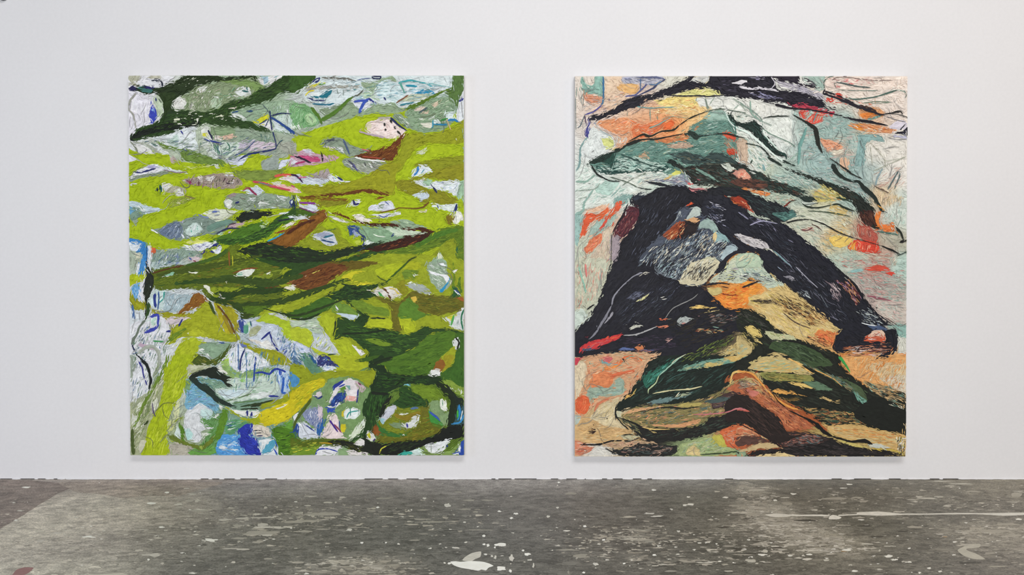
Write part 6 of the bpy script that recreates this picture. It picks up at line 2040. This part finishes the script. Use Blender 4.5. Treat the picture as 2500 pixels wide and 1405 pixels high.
4S 2a3a38 10 2170,1260 2320,1200
4S 22261f 24:30:16 2150,860 2220,940 2260,1050
4P 1c1c1c 2190,1060 2310,1040 2260,1080 2220,1090
4S 1c1c1c 10 2315,1040 2318,1250
3P b0584a 1630,820 1700,830 1810,870 1900,960 1900,1080 1720,1030 1640,980
3H c07058,9a4a44,b88878 50 110 11 80 1640,830 1800,880 1890,1050 1650,980
3P d84a34 1560,1050 1800,1050 1930,1120 1930,1210 1750,1220 1580,1180 1500,1160
3H e87a58,d03a2c,e8a888 40 100 10 85 1570,1060 1900,1120 1900,1200 1600,1180
3P e8c868 1250,1000 1500,1000 1580,1050 1450,1140 1300,1120
3P e8a040 1510,1150 1600,1060 1610,1180
3P c09080 860,900 1010,870 1050,910 950,920
4S 4a2a28 16:10 1000,820 1080,860 1150,920
4S 5a3038 14 850,900 950,910 1020,870
4S 5a6a6a 20:16:20 2040,350 2180,110 2200,170 2130,340
4S 8aa0a4 28:16 1870,290 1900,190 1970,60
4S 5a4a40 12 1850,300 1950,350 2060,400
3P 22262a -220,335 0,350 200,410 400,490 600,560 760,640 800,650 750,720 640,800 560,820 400,740 240,690 100,490 0,440 -150,400
3H 2f3a3a,1a1c20,3a4a4a 110 150 12 -24 10,380 400,510 760,660 600,790 260,680
4P a03a24 -70,475 0,450 80,490 240,690 180,660 60,560 0,540
4H d07040,7a2a20,d8a888 24 60 11 -35 10,460 90,510 220,680 60,550
4P 4a706a 460,680 760,650 800,700 740,740 640,790 560,740
4H 6a9a8e,2f4a48 24 110 10 -10 480,690 780,680 640,780
3P 20212b -160,560 0,560 200,720 400,780 640,830 800,940 1000,1100 1200,1270 1340,1410 700,1410 560,1250 420,1150 240,1040 0,940 -200,800
3H 25262d,16171f,2b2d36 260 170 14 -38 10,620 640,850 1000,1120 1300,1390 750,1390 400,1120 10,900
4P c9c4c4 0,960 180,1010 360,1060 430,1160 250,1140 80,1080
4H 4a4450,e4e0dc,8a8488 44 50 10 -35 10,970 350,1070 420,1150 250,1130
4S 7a9aa0 10:26:12 480,1180 600,1290 720,1400
4S 9a98b0 14:20:10 160,840 320,780 540,820
4S 8a8aa0 14 0,660 140,760
4S 7a7a90 14 680,1040 770,1080
4H 8a88a0,5a5a70 30 120 6 -35 20,650 300,750 650,900 560,950 200,820
3P 22232d 0,1090 420,1170 560,1280 720,1410 340,1410 300,1270 100,1190 0,1200
4P b9ccb0 0,1230 200,1220 310,1280 340,1390 250,1410 0,1410
4H d0d8c0,8ab0a0,d8c8a0 40 100 9 35 10,1240 200,1230 320,1380 10,1390
2H c07a70,b9a8a0,d0c0b0,a8c0b0 90 110 12 -4 1440,1290 2060,1320 2060,1400 1400,1400
@ 1390 640
2P c8c9b2 75,-10 590,-10 460,350 360,560 180,640 75,700
2H c3c8b0,d8b8a0,b0c0a8,d89080,d0d0bc 160 200 12 84 85,10 580,10 460,340 350,540 90,690
2P d0dcd0 75,680 180,640 260,760 100,900 75,920
4S d88078 26 220,20 240,200
4S 8ab8a4 22 130,60 200,300 230,420
3P 22222a 590,-10 900,-10 1210,-10 1170,100 1280,200 1480,230 1520,330 1820,330 1900,390 1960,460 2050,520 2100,600 2425,640 2425,900 2250,960 2000,1080 1900,1200 1600,1260 1400,1300 1200,1380 1080,1410 1150,1330 1240,1250 1000,1240 700,1220 620,1240 400,1260 75,1300 75,930 250,790 380,560 460,370 520,190
3H 1a1a20,26262b,26262e,2b2b31 420 220 15 48 600,30 1100,50 1500,350 1850,380 1600,700 900,900 300,1150 100,950 480,400
3H 2f2f38,2a2d36,383842 130 180 10 42 650,550 1050,200 1450,300 1300,500 800,850 550,950
3H 2c2620,34302a,1e201c 160 200 14 20 1300,800 1900,600 2380,700 2200,940 1500,1200
3H 3a3040,2a2630,40384a 90 160 12 5 650,1060 1400,950 1500,1150 1200,1220 700,1180
4S 1e1e1e 14:24:12 240,650 300,600 350,580
4S 8a8a94 30:14:16:24:20 1000,140 880,190 720,330 610,470 580,590
4S 8a8a94 16:34:26:12 580,590 480,780 350,980 280,1050
4S 9a98a0 34:12 600,680 560,750 480,840
4S 8a8a88 8:14:10 1760,430 1680,500 1420,630 1310,770
4P c9c4b4 980,150 1040,125 1100,140 1010,160
4P e0dca0 900,540 1000,480 1095,420 1040,490 940,540
4H 6a6e80,4a4e60 50 90 9 35 780,500 900,400 1090,380 900,530
4P d0d0c0 830,930 880,860 980,870 900,910
4P a9b0ac 1480,800 1560,750 1690,770 1600,830 1510,850
4P c08a80 1510,835 1600,825 1560,850
4P e0c070 1680,620 1780,580 1880,610 2020,620 1800,635
4P e8d090 1840,690 2060,650 1960,680
4P e07048 1240,790 1310,770 1320,800
4P 7a7a68 1330,770 1410,770 1340,795
4P d88060 1200,880 1360,860 1340,880 1220,900
4P d8a098 1740,730 1800,730 1770,745
4S a0a0a0 10:20:16 740,1000 850,1000 980,970 1200,880
4P c09890 1310,1070 1420,1040 1380,1080
4P b0b0a8 760,850 800,850 780,860
4P dfdcd0 1240,485 1300,465 1280,490
4P d03a3c 130,1260 150,1170 250,1100 430,1050 560,1010 720,990 690,1040 590,1090 450,1140 300,1200 200,1220 170,1270
4P e05a3a 480,1040 690,1020 600,1060
4H e86048,c0303a,b86a70 30 90 11 18 160,1200 430,1070 650,1030 450,1130
4P 50586e 170,1190 320,1170 300,1200 200,1220
4P 8a2a34 210,1020 260,1010 240,1040
4P 5a6a98 680,1210 740,1165 900,1190 800,1210
4P d08050 900,1160 1010,1130 1020,1200 940,1210
4H b07868,3a3a4a,5a6a98 30 110 9 3 700,1190 1200,1190 1200,1230 700,1215
2P d8b088 75,1310 400,1270 640,1230 1240,1250 1060,1410 75,1410
2H e0a070,c8b088,d88058,a8b49a,e0bc8c 140 110 13 10 90,1320 640,1240 1200,1260 1060,1400 90,1400
4P c84050 75,1310 140,1310 110,1410 75,1410
3P d06a6a 460,1300 560,1290 600,1330 520,1380
3S e07848 34:44:36 480,1390 640,1400 760,1320 850,1290 1000,1350
3S 7fa8a4 16:20 440,1330 470,1380 540,1405
3S 7fa890 14 780,1330 850,1290 950,1340
4P 2a2420 720,1330 740,1325 770,1365 750,1365
2P 6c747c 1200,-10 2080,-10 1820,320 1600,310 1480,230 1280,190 1170,100
4H 202027,202027,b9c8cc,6a7484,9ab4b4,3a404c 430 120 10 48 1200,0 1680,0 1480,230 1290,190 1190,110
4P d0c8a8 1500,260 1700,-10 2060,-10 1850,280 1720,300 1560,300
4H 202027,202027,e0dcc0,b0a488,6a6458 190 150 9 50 1500,250 1720,0 2040,0 1830,270 1600,290
3P 24242e 2070,-10 2150,-10 2110,120 2050,160 1980,170 1820,330 1900,230 2020,60
2P c9d0b8 2150,-10 2425,-10 2425,270 2280,290 2100,250 1900,300 1990,180 2090,140
2H dfe0c8,a8bcac,c8b8c0,d8d890 70 80 10 10 2130,0 2400,0 2400,260 2100,250
4H 2a2a34,5a5a68 26 90 9 -3 2000,180 2120,80 2300,110 2300,250 2030,250
4S 202027 10:34:20:8 1800,310 1960,295 2080,285 2200,300
3P e89038 2060,420 2200,370 2425,290 2425,620 2150,630 2050,560 2040,520 1950,510 2080,460
3H e8b048,d87028,c85020,ecc068 130 120 12 6 2060,430 2400,310 2400,610 2150,600
4P c9b878 1880,360 2050,340 2090,410 1960,460
4S 3a2a24 14 2080,330 2180,350
4S 8a3a20 16:10 2080,430 2200,450 2300,440
4H d07040,7fa090,b0a080,c8a060 34 80 11 12 1680,960 1800,890 2180,900 2100,970
4H 8a6a60,4a4a44,7a7a78 60 100 10 10 1900,700 2380,680 2380,800 1900,850
4H 3a5030,7a8a40,22261f,5a6a30 120 130 10 30 1600,1270 2100,1010 2330,970 2200,1130 1900,1300 1500,1400
2P c9b478 2140,1200 2260,1120 2425,1110 2425,1280 2200,1370 1900,1410 2000,1330
2H d8b868,b8b08a,a8b49a,d8c890 70 110 11 25 2140,1210 2400,1120 2400,1270 2000,1390
4S c9d0b0 12 1400,1390 1450,1340 1600,1260
@ 1800 640
2P c3d0bc -5,-10 320,40 480,200 620,310 400,350 300,260 100,160 -5,170
2H dfe4d8,8fb0a4,a8b8b0,d8d8b0 60 120 10 -40 0,20 320,60 600,310 400,340 0,140
4H 3a3e48,6c747c,2a2c34,c9d0cc 80 120 9 -10 0,170 120,130 330,130 520,260 250,280 0,220
3P e89838 -5,330 150,260 330,330 200,460 -5,480
3H e07028,ecb050,d88838 60 100 12 12 0,340 150,270 310,330 180,450 0,460
4S 2a2226 30:24:8 60,345 200,290 300,255
2P d8bf80 -5,480 200,460 400,400 560,470 700,560 900,620 1080,850 1270,800 1430,920 1320,990 1330,1100 1200,1100 1050,1050 800,1050 700,1000 480,880 380,730 180,590 -5,560
2H e0c888,c8b078,d8b870,e0d0a0,d8c460 260 160 13 -32 10,490 400,420 900,640 1250,830 1300,1000 800,1030 480,860 200,590
4H 3a2a26,8a6a3a,d8c078,2a2420 190 130 9 -32 400,380 700,470 1000,560 1200,790 1080,860 700,680 480,570
4H 6a5a40,3a3028 50 150 8 -12 100,530 400,500 560,570 300,560
4S 4a3a30 10:16:8 620,690 780,820 1000,910
3P e0884a 1060,1050 1100,930 1300,960 1390,980 1310,1020 1360,1080 1340,1130 1200,1130
3H e87848,d89858,c86038,2a2228 70 110 9 -14 1000,1040 1100,950 1350,980 1330,1130
4H 2a2226,d89058,5a4030 40 170 9 -22 900,990 1340,1080 1320,1210 1050,1110
3P 22261f -5,640 140,630 280,700 420,790 490,890 700,990 850,1060 1100,1150 1300,1230 1400,1270 1390,1410 1200,1350 900,1300 500,1230 400,1290 180,1400 -5,1410 -5,1380 200,1230 230,1150 100,1010 -5,900
3H 34382c,1a1c18,2c3a28,4a4a44 200 170 13 -30 10,650 280,710 490,900 1100,1170 1350,1300 500,1210 200,1050 10,850
4P 3f5234 500,1080 800,1090 1050,1180 1300,1410 900,1410 650,1260 430,1180
4H 2a3a28,54684a,24301f 120 170 12 -28 480,1100 800,1100 1250,1380 900,1390 600,1230
4S 1c1f1a 34:24 600,1070 800,1090 1000,1160 1300,1340
4P d8c070 85,890 200,870 320,970 330,1030 240,1020 130,940
4P c3b078 -5,1010 200,1200 100,1270 -5,1320
4H 3a3a24,e0c880,8a8048 50 110 9 -38 0,960 130,940 350,1100 200,1190
4H c8b478,a8a880,8ab0a8 30 120 10 15 0,1050 190,1200 0,1310
4P c3c49a 370,940 560,980 720,1000 820,1090 600,1070 450,1050
4H 8a9a50,d8c8a0,3a4a30 24 70 10 -20 380,950 700,1010 600,1060
4P c9b87a 180,1400 260,1320 400,1290 560,1290 700,1340 900,1410
4S e0b870 14:20:12 680,1320 800,1370 900,1410
3P 20212a 330,-10 1270,-10 1330,60 1480,210 1600,310 1700,420 1740,520 1810,590 1900,700 2050,830 2120,865 1980,870 2040,920 2150,910 2175,940 2180,1180 2120,1270 2000,1320 1900,1310 1950,1240 1700,1230 1500,1220 1400,1250 1290,1190 1340,1060 1320,1000 1420,930 1280,830 1100,680 850,460 620,300 480,180
3H 24252b,16171d,2a2c36,20222a 420 200 15 -42 360,20 1250,20 1650,420 1800,800 1400,900 900,450 500,180
3H 1a1a20,2a2a32 160 160 13 -20 1340,1000 2100,940 2150,1180 1500,1200
4P 8a8890 640,200 720,180 780,230 740,260
4H d0ccd0,383842 20 60 9 -30 640,190 780,210 750,260
4S a0a0ac 16:10:14 790,60 950,220 1090,350
4S 6a7078 8 1120,430 1170,520 1230,620
4S 8a98a8 14:8 540,60 620,120
4S 8a98a8 18:8 670,0 740,70
4H 6c747c,c0c8c4 26 100 8 -40 820,400 950,380 1000,500 900,480
4H c9b8b8,7a6a70,a89498,4a444c 90 90 10 -55 1230,260 1350,290 1430,480 1380,560 1270,440
4H 6a3030,b08070,9a7a98,4a2a30,c89058 130 90 11 -48 1310,230 1550,250 1700,470 1640,620 1500,420
4H 8a9498,c0c8c4,3a3e4a,6a7480 110 70 12 -30 1640,660 1850,640 1950,790 2050,890 1850,870 1680,800
4S dfe4e6 12 1690,830 1800,860 1900,870
4P 4a5a78 1780,880 1950,870 2050,930 1900,940
4S 1c1c22 20:30:24:12 1330,60 1600,310 1740,520 1900,700
4S 1c1c22 14:10 1900,700 2040,800 2130,865
4S 4a3a38 10 2000,750 2180,860
4P 1e1e1e 1790,510 1830,500 1830,525 1800,530
4P 1e1e1e 1880,620 1910,620 1905,640
4P e0c0a8 1830,950 1940,920 2030,1000 2020,1080 1840,1060 1740,1020 1780,990
4P c85a3a 1740,1020 2020,1030 2020,1080 1720,1080
4H e0d0c8,d8785a,8a3a34 24 80 10 -10 1750,1000 1940,940 2010,1060 1760,1070
4H e0a080,d07848,2a2228,e0d0c8,6a3a38 130 190 8 2 1440,1160 2110,1090 2130,1200 2000,1280 1440,1290
4S 202027 34:40:30 2110,930 2150,1050 2140,1190
2P e09048 1420,1260 1900,1320 2120,1290 2310,1240 2310,1410 1370,1410
2H e8a860,d87838,d8b880,c89868 130 110 12 20 1400,1280 1900,1330 2300,1260 2300,1400 1400,1400
2P 8fb5aa 2050,880 2310,850 2310,1030 2190,1030 2170,910
2P d8d8cc 2190,1050 2310,1040 2310,1230 2190,1230
2H b9a098,d09088,a9b8ac,8fb0a4,c0b0a8 260 110 12 -4 1500,150 2300,100 2300,500 1850,520 1700,380
2H d0c4b8,c8d0c4,d8b8b0,b8c4b8 130 100 12 -20 1800,530 2300,500 2300,850 2150,830 1950,700
4P d0503c 1730,80 1900,40 2090,80 2000,120 1800,110
4P d84a3a 2000,130 2140,130 2100,180
4P 8fb8b4 1510,130 1700,80 1720,110 1600,140
4S 8a4a58 12:22:10 1760,460 1900,480 2100,530
4S 9a6068 10 1850,490 2050,520
4S 7a7a74 10 2180,860 2240,870 2310,835
4S 3aa050 34:20 1380,1290 1430,1350 1470,1410
@ 1390 870
2P d8a880 85,0 1060,80 980,300 760,560 400,650 95,850
2H e08a58,d8b48c,e0a070,a8b49a,d87a50,e0c090 260 120 13 15 95,20 1050,90 950,320 740,550 400,620 100,800
2P e0d0b0 90,60 240,120 220,300 130,560 90,590
3P e06a3c 90,600 160,540 240,540 290,650 240,780 150,800 90,740
3H e88050,d85a38 24 90 12 60 100,610 230,560 270,660 180,780
2P a0b4a0 270,430 600,380 640,300 740,310 750,500 640,540 360,560 250,620
2H b0bca8,8aaca0,98aea8 50 90 12 10 270,440 740,330 740,500 360,550
3P e08a58 300,300 450,200 600,240 800,290 620,280 560,430 400,420 270,420
3S 7fa8a8 16:26:12 470,40 520,110 680,110
3S e89048 26 480,170 600,150 710,100
3S d87048 40 560,270 720,230 900,200
2P dccca4 280,860 480,650 680,560 700,600 640,720 640,860 780,1000 500,960
2H e0d4b0,d0c098,dcc890 60 130 12 40 300,860 480,670 640,600 630,850 520,940
4S d8805a 30:36:20 350,760 400,650 560,570
2P d6b27c 95,900 280,860 500,960 780,1000 900,1100 700,1180 300,1200 95,1150
2H e0bc80,c8a870,d8a868,d8c498 110 130 12 4 100,920 480,960 850,1080 600,1170 120,1140
2P b8c4b8 85,810 170,810 130,920 85,950
4P 3a2824 245,1040 275,1030 300,990 360,1000 370,1050 310,1070
4P 2a2420 322,935 340,935 338,952
4P 2a2420 510,850 530,848 525,868
4P 2a2420 725,25 745,30 770,75 745,70
3P 1f2823 1050,130 1100,60 1300,-10 2425,-10 2425,190 2290,200 2240,250 2200,380 2000,490 1800,590 1550,640 1300,660 1100,640 950,690 730,740 650,850 630,760 660,660 770,560 850,460 980,300
3H 182019,2a3a32,26302a,345048 380 220 15 30 1050,150 1300,20 2380,20 2200,300 1800,560 1100,620 750,700 900,450
3P 2f6a58 1000,310 1100,220 1300,110 1400,60 1180,330 1080,440 1040,420
3H 3f8a74,24503f,54988a 60 130 11 42 1010,320 1380,80 1160,330 1060,430
4S a0c8b0 10:18:14 1520,10 1400,110 1230,260
4S c0d0a0 14:20:10 1230,260 1180,370 1090,450 1080,510
4P 6f9a88 1490,200 1620,130 1850,60 2100,20 2425,-10 2240,80 2000,130 1800,150 1600,190
4H c9b470,3a5a4a,8ab0a0,a8b890 70 130 10 18 1500,195 1850,70 2350,10 2000,125
4P c9b470 1830,140 1900,90 2120,100 2000,130
4P d0b068 2110,20 2300,-10 2425,-10 2250,70
4S d8d0a0 8:20:12:22:10 1140,510 1300,480 1450,460 1640,450 1820,410
4S 3a5a54 10 1320,350 1450,270 1600,220
4S e8c070 16:24:30:24 2200,380 2230,250 2280,210 2417,205
4P e0b060 770,560 790,530 860,520 840,560
4S c8b060 10 860,540 920,440
3P 6f8a88 1060,640 1250,580 1480,540 1680,510 1640,540 1400,600 1200,660
4S d8d0b0 12 1450,560 1510,490
4P a8b090 1460,560 1520,520 1680,510 1600,540
3P 8a8050 720,820 800,740 1000,680 1300,660 1500,650 1800,590 2000,510 2300,350 2425,300 2425,720 2250,740 2100,800 1880,870 1800,930 1550,990 1200,980 950,940 800,880
3H 5a5a3a,c9a870,3a3a34,d89068,5f7a78,a0805a 380 190 12 10 740,820 1000,700 1500,670 2000,520 2380,340 2380,700 1900,850 1500,970 950,930
4P d8a878 760,790 900,720 1300,680 1290,700 1000,750
4P b8a860 1460,690 1600,640 1830,640 1700,700
4S 22241f 10:24:10 940,760 1300,700 1560,715 1770,690
4P d8a070 1100,940 1500,930 1800,860 1740,930 1500,980
4P 4a5a58 1850,620 2100,560 2300,580 2000,640
3P 4a3634 1950,600 2150,500 2425,450 2425,680 2200,690 1950,720
3H 2a2420,6a5048,7a6a60,5a4a50 110 170 12 8 1960,610 2400,470 2400,670 1960,710
4S c8787a 14:20 1700,800 1950,790 2180,760 2280,720 2417,730
3P 262624 800,940 1000,960 1300,1000 1550,1000 1800,940 1900,860 2150,800 2300,740 2425,730 2425,930 2250,940 2050,1020 1850,1080 1700,1130 1400,1170 1100,1180 900,1060
3H 1c1e1c,34382f,3a4a40,2e2826 180 190 13 14 950,980 1550,1020 2150,820 2400,760 2380,900 1700,1110 1100,1140
4S d8b870 12:20:8 1000,970 1150,1000 1380,1000
4S c8b070 10:14 1120,1030 1200,1050
4H 5a6048,8a8458,2a302a 70 100 10 -30 640,780 740,860 950,960 1000,1080 850,1000 660,870
4S 1c1f1c 24:26:14:20 650,660 635,800 700,900 820,1010
4S 1c1f1c 14:30 710,850 800,880 980,960
4P c9c8a8 640,750 720,760 700,840 650,830
2P c9c4a0 700,1090 900,1080 960,1110 830,1150
4S 24261f 26:14:8 730,1080 830,1070 900,1085
4S 1c1c1c 12:24:20:16:14 150,1215 400,1210 600,1160 830,1160 960,1120
2P c8a884 420,1210 650,1170 900,1170 1100,1130 1400,1100 1400,1160 1000,1210 650,1260
2H d8b090,8a7a60,c89878,a8a888 80 130 11 8 440,1210 1100,1140 1380,1130 900,1210 600,1240
3P 2a2a28 470,1260 620,1280 760,1250 1000,1200 1300,1220 1500,1230 1400,1360 660,1360 560,1300
3H 5a5a58,8a6a60,1c1c1c,4a5a58,a88a78 110 130 11 8 600,1290 1000,1220 1450,1240 1380,1340 720,1340
2P dfdcd2 260,1340 380,1250 480,1240 600,1310 640,1360 260,1360
2P d88a68 85,1150 250,1220 340,1240 300,1310 150,1360 85,1350
2H e0a080,d06a50,e8d0b8 40 80 12 8 95,1160 320,1240 280,1320 100,1340
2P a9b880 1420,1350 1500,1230 1700,1150 1900,1110 2050,1070 2100,1240 2290,1260 2280,1360
2H b8c098,8aa878,c8c8a0,98b0a0 90 100 11 25 1450,1330 1700,1170 2030,1090 2080,1230 2250,1330
3P d8c48a 1600,1360 1650,1240 1750,1230 1800,1330 1790,1360
3P c0b850 1960,1110 2030,1060 2100,1090 2170,1230 2080,1250
3P d06a40 2060,1030 2200,970 2425,960 2425,1230 2170,1240 2120,1120
3H d8845a,a84a2c,c0a08a,e07a48 90 120 12 -2 2080,1030 2400,980 2400,1220 2180,1220
4S 3a4a30 14:24 1800,1350 2100,1330 2300,1310
4P 1c241c 2290,1320 2330,1320 2320,1345
4P 2a2018 2260,1065 2330,1070 2290,1078
@ 1800 870
2P e0a868 1430,-10 2310,-10 2310,500 2100,420 1700,330 1560,250
2P d8c096 1780,100 2310,100 2310,270 2200,300 1950,280
2P d8ccb4 1950,300 2310,270 2310,500 2150,430
2H e0b070,d8883c,d8c8a0,c8b48a,dc9858 220 110 13 60 1450,10 2290,10 2290,470 1750,330
4S 3aa04a 30:24:14 1400,0 1470,100 1540,220
3P 22251f -5,40 200,-10 1230,-10 1400,100 1560,260 1750,400 1900,480 2310,510 2310,1085 2100,1040 1900,1000 1700,940 1500,930 1200,930 1000,820 800,690 500,510 330,330 300,210 -5,190
3H 2c3028,181a17,303a30 300 200 14 -26 300,250 1200,50 1900,520 2280,600 2280,1040 1400,900 700,580
4P c9b47a 140,160 250,60 400,10 560,-10 700,40 900,160 1040,240 900,250 700,220 400,210 250,190
4H c9b06a,a0b080,d8b060,b8a468,8ab0a0 110 150 12 8 180,160 400,30 680,40 980,230 400,200
4P 8a8a4a 310,220 900,250 1000,260 1050,330 900,350 700,340 400,320
4H 6a6a38,b09a50,5a5a30 70 160 12 -4 320,230 1000,270 900,340 400,310
4S 8a3a20 16 230,230 280,200
4P 4a5a3e 700,20 820,30 1100,170 1300,260 1500,330 1700,440 1800,660 1600,500 1300,320 1050,190 850,90
4H 6a7a58,2a342a,8a7a5a,5a7a74 130 130 11 -28 750,30 1100,180 1500,350 1780,640 1300,310
4S e0b060 10:18:12 700,20 900,150 1040,240
4S e0a858 14:10 1050,180 1300,300 1430,410
4P e0c070 720,370 860,360 1050,430 1170,450 1000,440 800,400
4P 5f7a60 900,350 1100,350 1300,460 1100,460
4P d8a050 480,470 550,440 700,480 950,550 750,520 560,510
4P d8b878 1140,560 1250,590 1410,620 1280,620
4P 6a9a88 1600,490 1800,640 1810,700 1640,600
4H a8d0c0,3a5a4a 20 90 9 -40 1610,500 1800,660 1700,630
4H 8a7a50,3a3a2a,c0a060,3a5a4a,a86a40,22251f 240 210 12 -4 780,670 1600,770 1850,940 1200,920 1000,810
4H 8a6a38,5a4a28 30 160 10 -3 560,560 900,570 900,620 680,610
4H 6a5a48,b09060,7a9a88,4a4a3c,c8a878 170 150 11 -24 1700,330 2150,430 2310,530 2290,720 1900,520
4P 1e211d 1900,560 2310,760 2310,1080 1700,900 1600,760
4H d8d0b8,6a8a7a 14 60 10 -30 2050,620 2290,680 2290,740 2100,680
3P b86844 -170,450 -5,375 150,400 400,570 560,640 750,730 950,860 1040,990 900,1000 700,1020 600,900 540,800 300,640 150,560 -5,490
3P a85a30 -190,350 -80,255 -5,205 100,195 230,260 400,470 560,560 830,720 1050,830 1180,960 1230,1030 1100,980 900,860 680,720 500,540 380,400 230,310 100,300 -5,325
3H c87848,8a4a30,d89060,a86a50,6a4034 320 170 12 -36 10,300 250,320 560,600 1000,880 1000,980 700,1000 300,620 10,480
4H 5a5048,b0a088,7a5a4a 80 140 11 10 0,340 130,310 300,400 150,420 0,440
4S e09a48 20:16:30:14 0,205 120,210 230,260 400,460
4S e09a48 16:34:24 400,460 540,590 700,690 830,730
4S 22180f 10:16 480,510 560,620 650,690
4P c87868 120,450 300,500 200,560
4P 2a2220 -150,600 -5,520 130,530 300,660 560,830 620,950 720,1080 900,1080 700,1150 500,1200 250,1010 100,920 -5,900 -160,880
4H 1c1816,3a2c28,443430 130 190 13 -38 10,560 150,560 560,860 680,1080 480,1120 100,880
4P c06050 -5,720 100,720 170,760 -5,740
4S 1c1a18 16:24:60:50:30 700,740 950,860 1080,940 1200,1050 1300,1100
4S 1c1a18 30:24:60:16 1300,1100 1550,1170 1740,1160 1850,1210
2P d0a868 1200,950 1500,940 1850,980 1900,1020 2050,1030 2310,1090 2310,1290 2100,1280 1900,1230 1700,1170 1300,1060
4P d0ac6c 1230,960 1500,945 1850,985 1900,1025 2050,1035 2310,1090 2300,1270 2100,1270 1880,1200 1740,1150 1640,1180 1310,1070
4H c3b88a,d89850,b89058,d8bc80,c87838 180 160 12 -8 1250,970 1850,1000 2280,1100 2280,1250 1900,1200 1350,1070
3P 262424 720,1100 1100,1140 1280,1110 1400,1180 1750,1250 2000,1290 2250,1350 2240,1385 100,1385 300,1290 600,1250 500,1170
3P 3a2e2c 500,1050 1000,1050 1270,1120 1000,1250 600,1230
3H 5a4440,8a5448,4a4648,2a2222,a87060,6a7a78 240 150 12 -12 600,1080 1000,1050 1250,1130 1000,1240 620,1220
3H 1c1a1a,343030,443c3c 220 210 13 -6 300,1300 1000,1180 1700,1260 2150,1350 300,1375
4P c9b86a 1340,1120 1500,1160 1750,1250 1600,1240 1450,1190
4P c8ccc0 1780,1210 1900,1200 2100,1260 1900,1260
4P c9b04a 1840,1270 2140,1275 2200,1310 2000,1290
3P d08a60 -5,980 150,960 300,1100 200,1150 -5,1120
3H e07048,d8b890,8a5a48,c86848 80 110 12 -8 0,990 150,970 280,1110 0,1230
3P 5a4038 -5,1110 300,1100 480,1180 300,1190 -5,1240
4S 2a2020 14:24 40,930 240,1030 460,1150 600,1250
4P c9b080 250,1200 400,1190 500,1185 600,1250 320,1260 100,1310 -5,1310 100,1270
4P e0c890 250,1375 550,1330 800,1375
4P d0b884 310,1090 400,1130 590,1240 500,1190
3P 8aa080 -5,1290 120,1290 100,1380 -5,1380
4H d8c8a0,6a5a40,e0e0d8,3a3a30,b8a848 160 45 14 80 2160,1100 2295,1100 2295,1385 2215,1385
@ 0 0 1
4H 4a4c58,6a6a78,38404c 110 26 1.8 -42 1850,560 1900,570 2040,720 2080,790 2030,780 1930,680
4H 3c4048,54586a,2c3038 90 26 1.8 40 1500,760 1640,680 1680,700 1600,770 1520,800
4H 3a3e4a,585c6c 60 22 1.6 58 1560,500 1660,470 1640,520 1560,640 1540,620
4H 7a8a90,c0ccc8,2a2c30,e0dcc8 120 24 1.8 48 1600,610 1740,560 1790,600 1720,670 1620,680
4H 2a2624,c89a58,8a5a30,e0c888 120 34 1.7 -30 1890,730 1960,750 2020,790 1990,800 1920,770
'''
build_painting(LEFT, (314, 185, 1133, 1112), 'abstract painting of lime and dark green bands over pale blue and white', 11, 15000, 220, 1.0, 0.95)
build_painting(RIGHT, (1404, 186.5, 2210.5, 1115), 'abstract painting of black mountain-like arcs over orange, mint and cream', 23, 16000, 190, 0.97, 0.93)

# ------------------------------------------------------------------ small grey fitting at the top of the wall
fx, fz = map(float, on_wall(9, 2.2, 0))
V, F = [], []
m = 16
for (r, y) in ((0.0, -0.035), (0.022, -0.035), (0.031, -0.030), (0.033, -0.012), (0.037, -0.010), (0.037, 0.0)):
    for j in range(m):
        a = 2 * math.pi * j / m
        V.append((fx + r * math.cos(a), y, fz + 0.037 + r * math.sin(a)))
for i in range(5):
    for j in range(m):
        F.append((i * m + j, i * m + (j + 1) % m, (i + 1) * m + (j + 1) % m, (i + 1) * m + j))
tag(mesh_obj('wall_fitting', V, F, M_GREY, smooth=True), 'small dark grey round fitting high on the white wall', 'fitting')
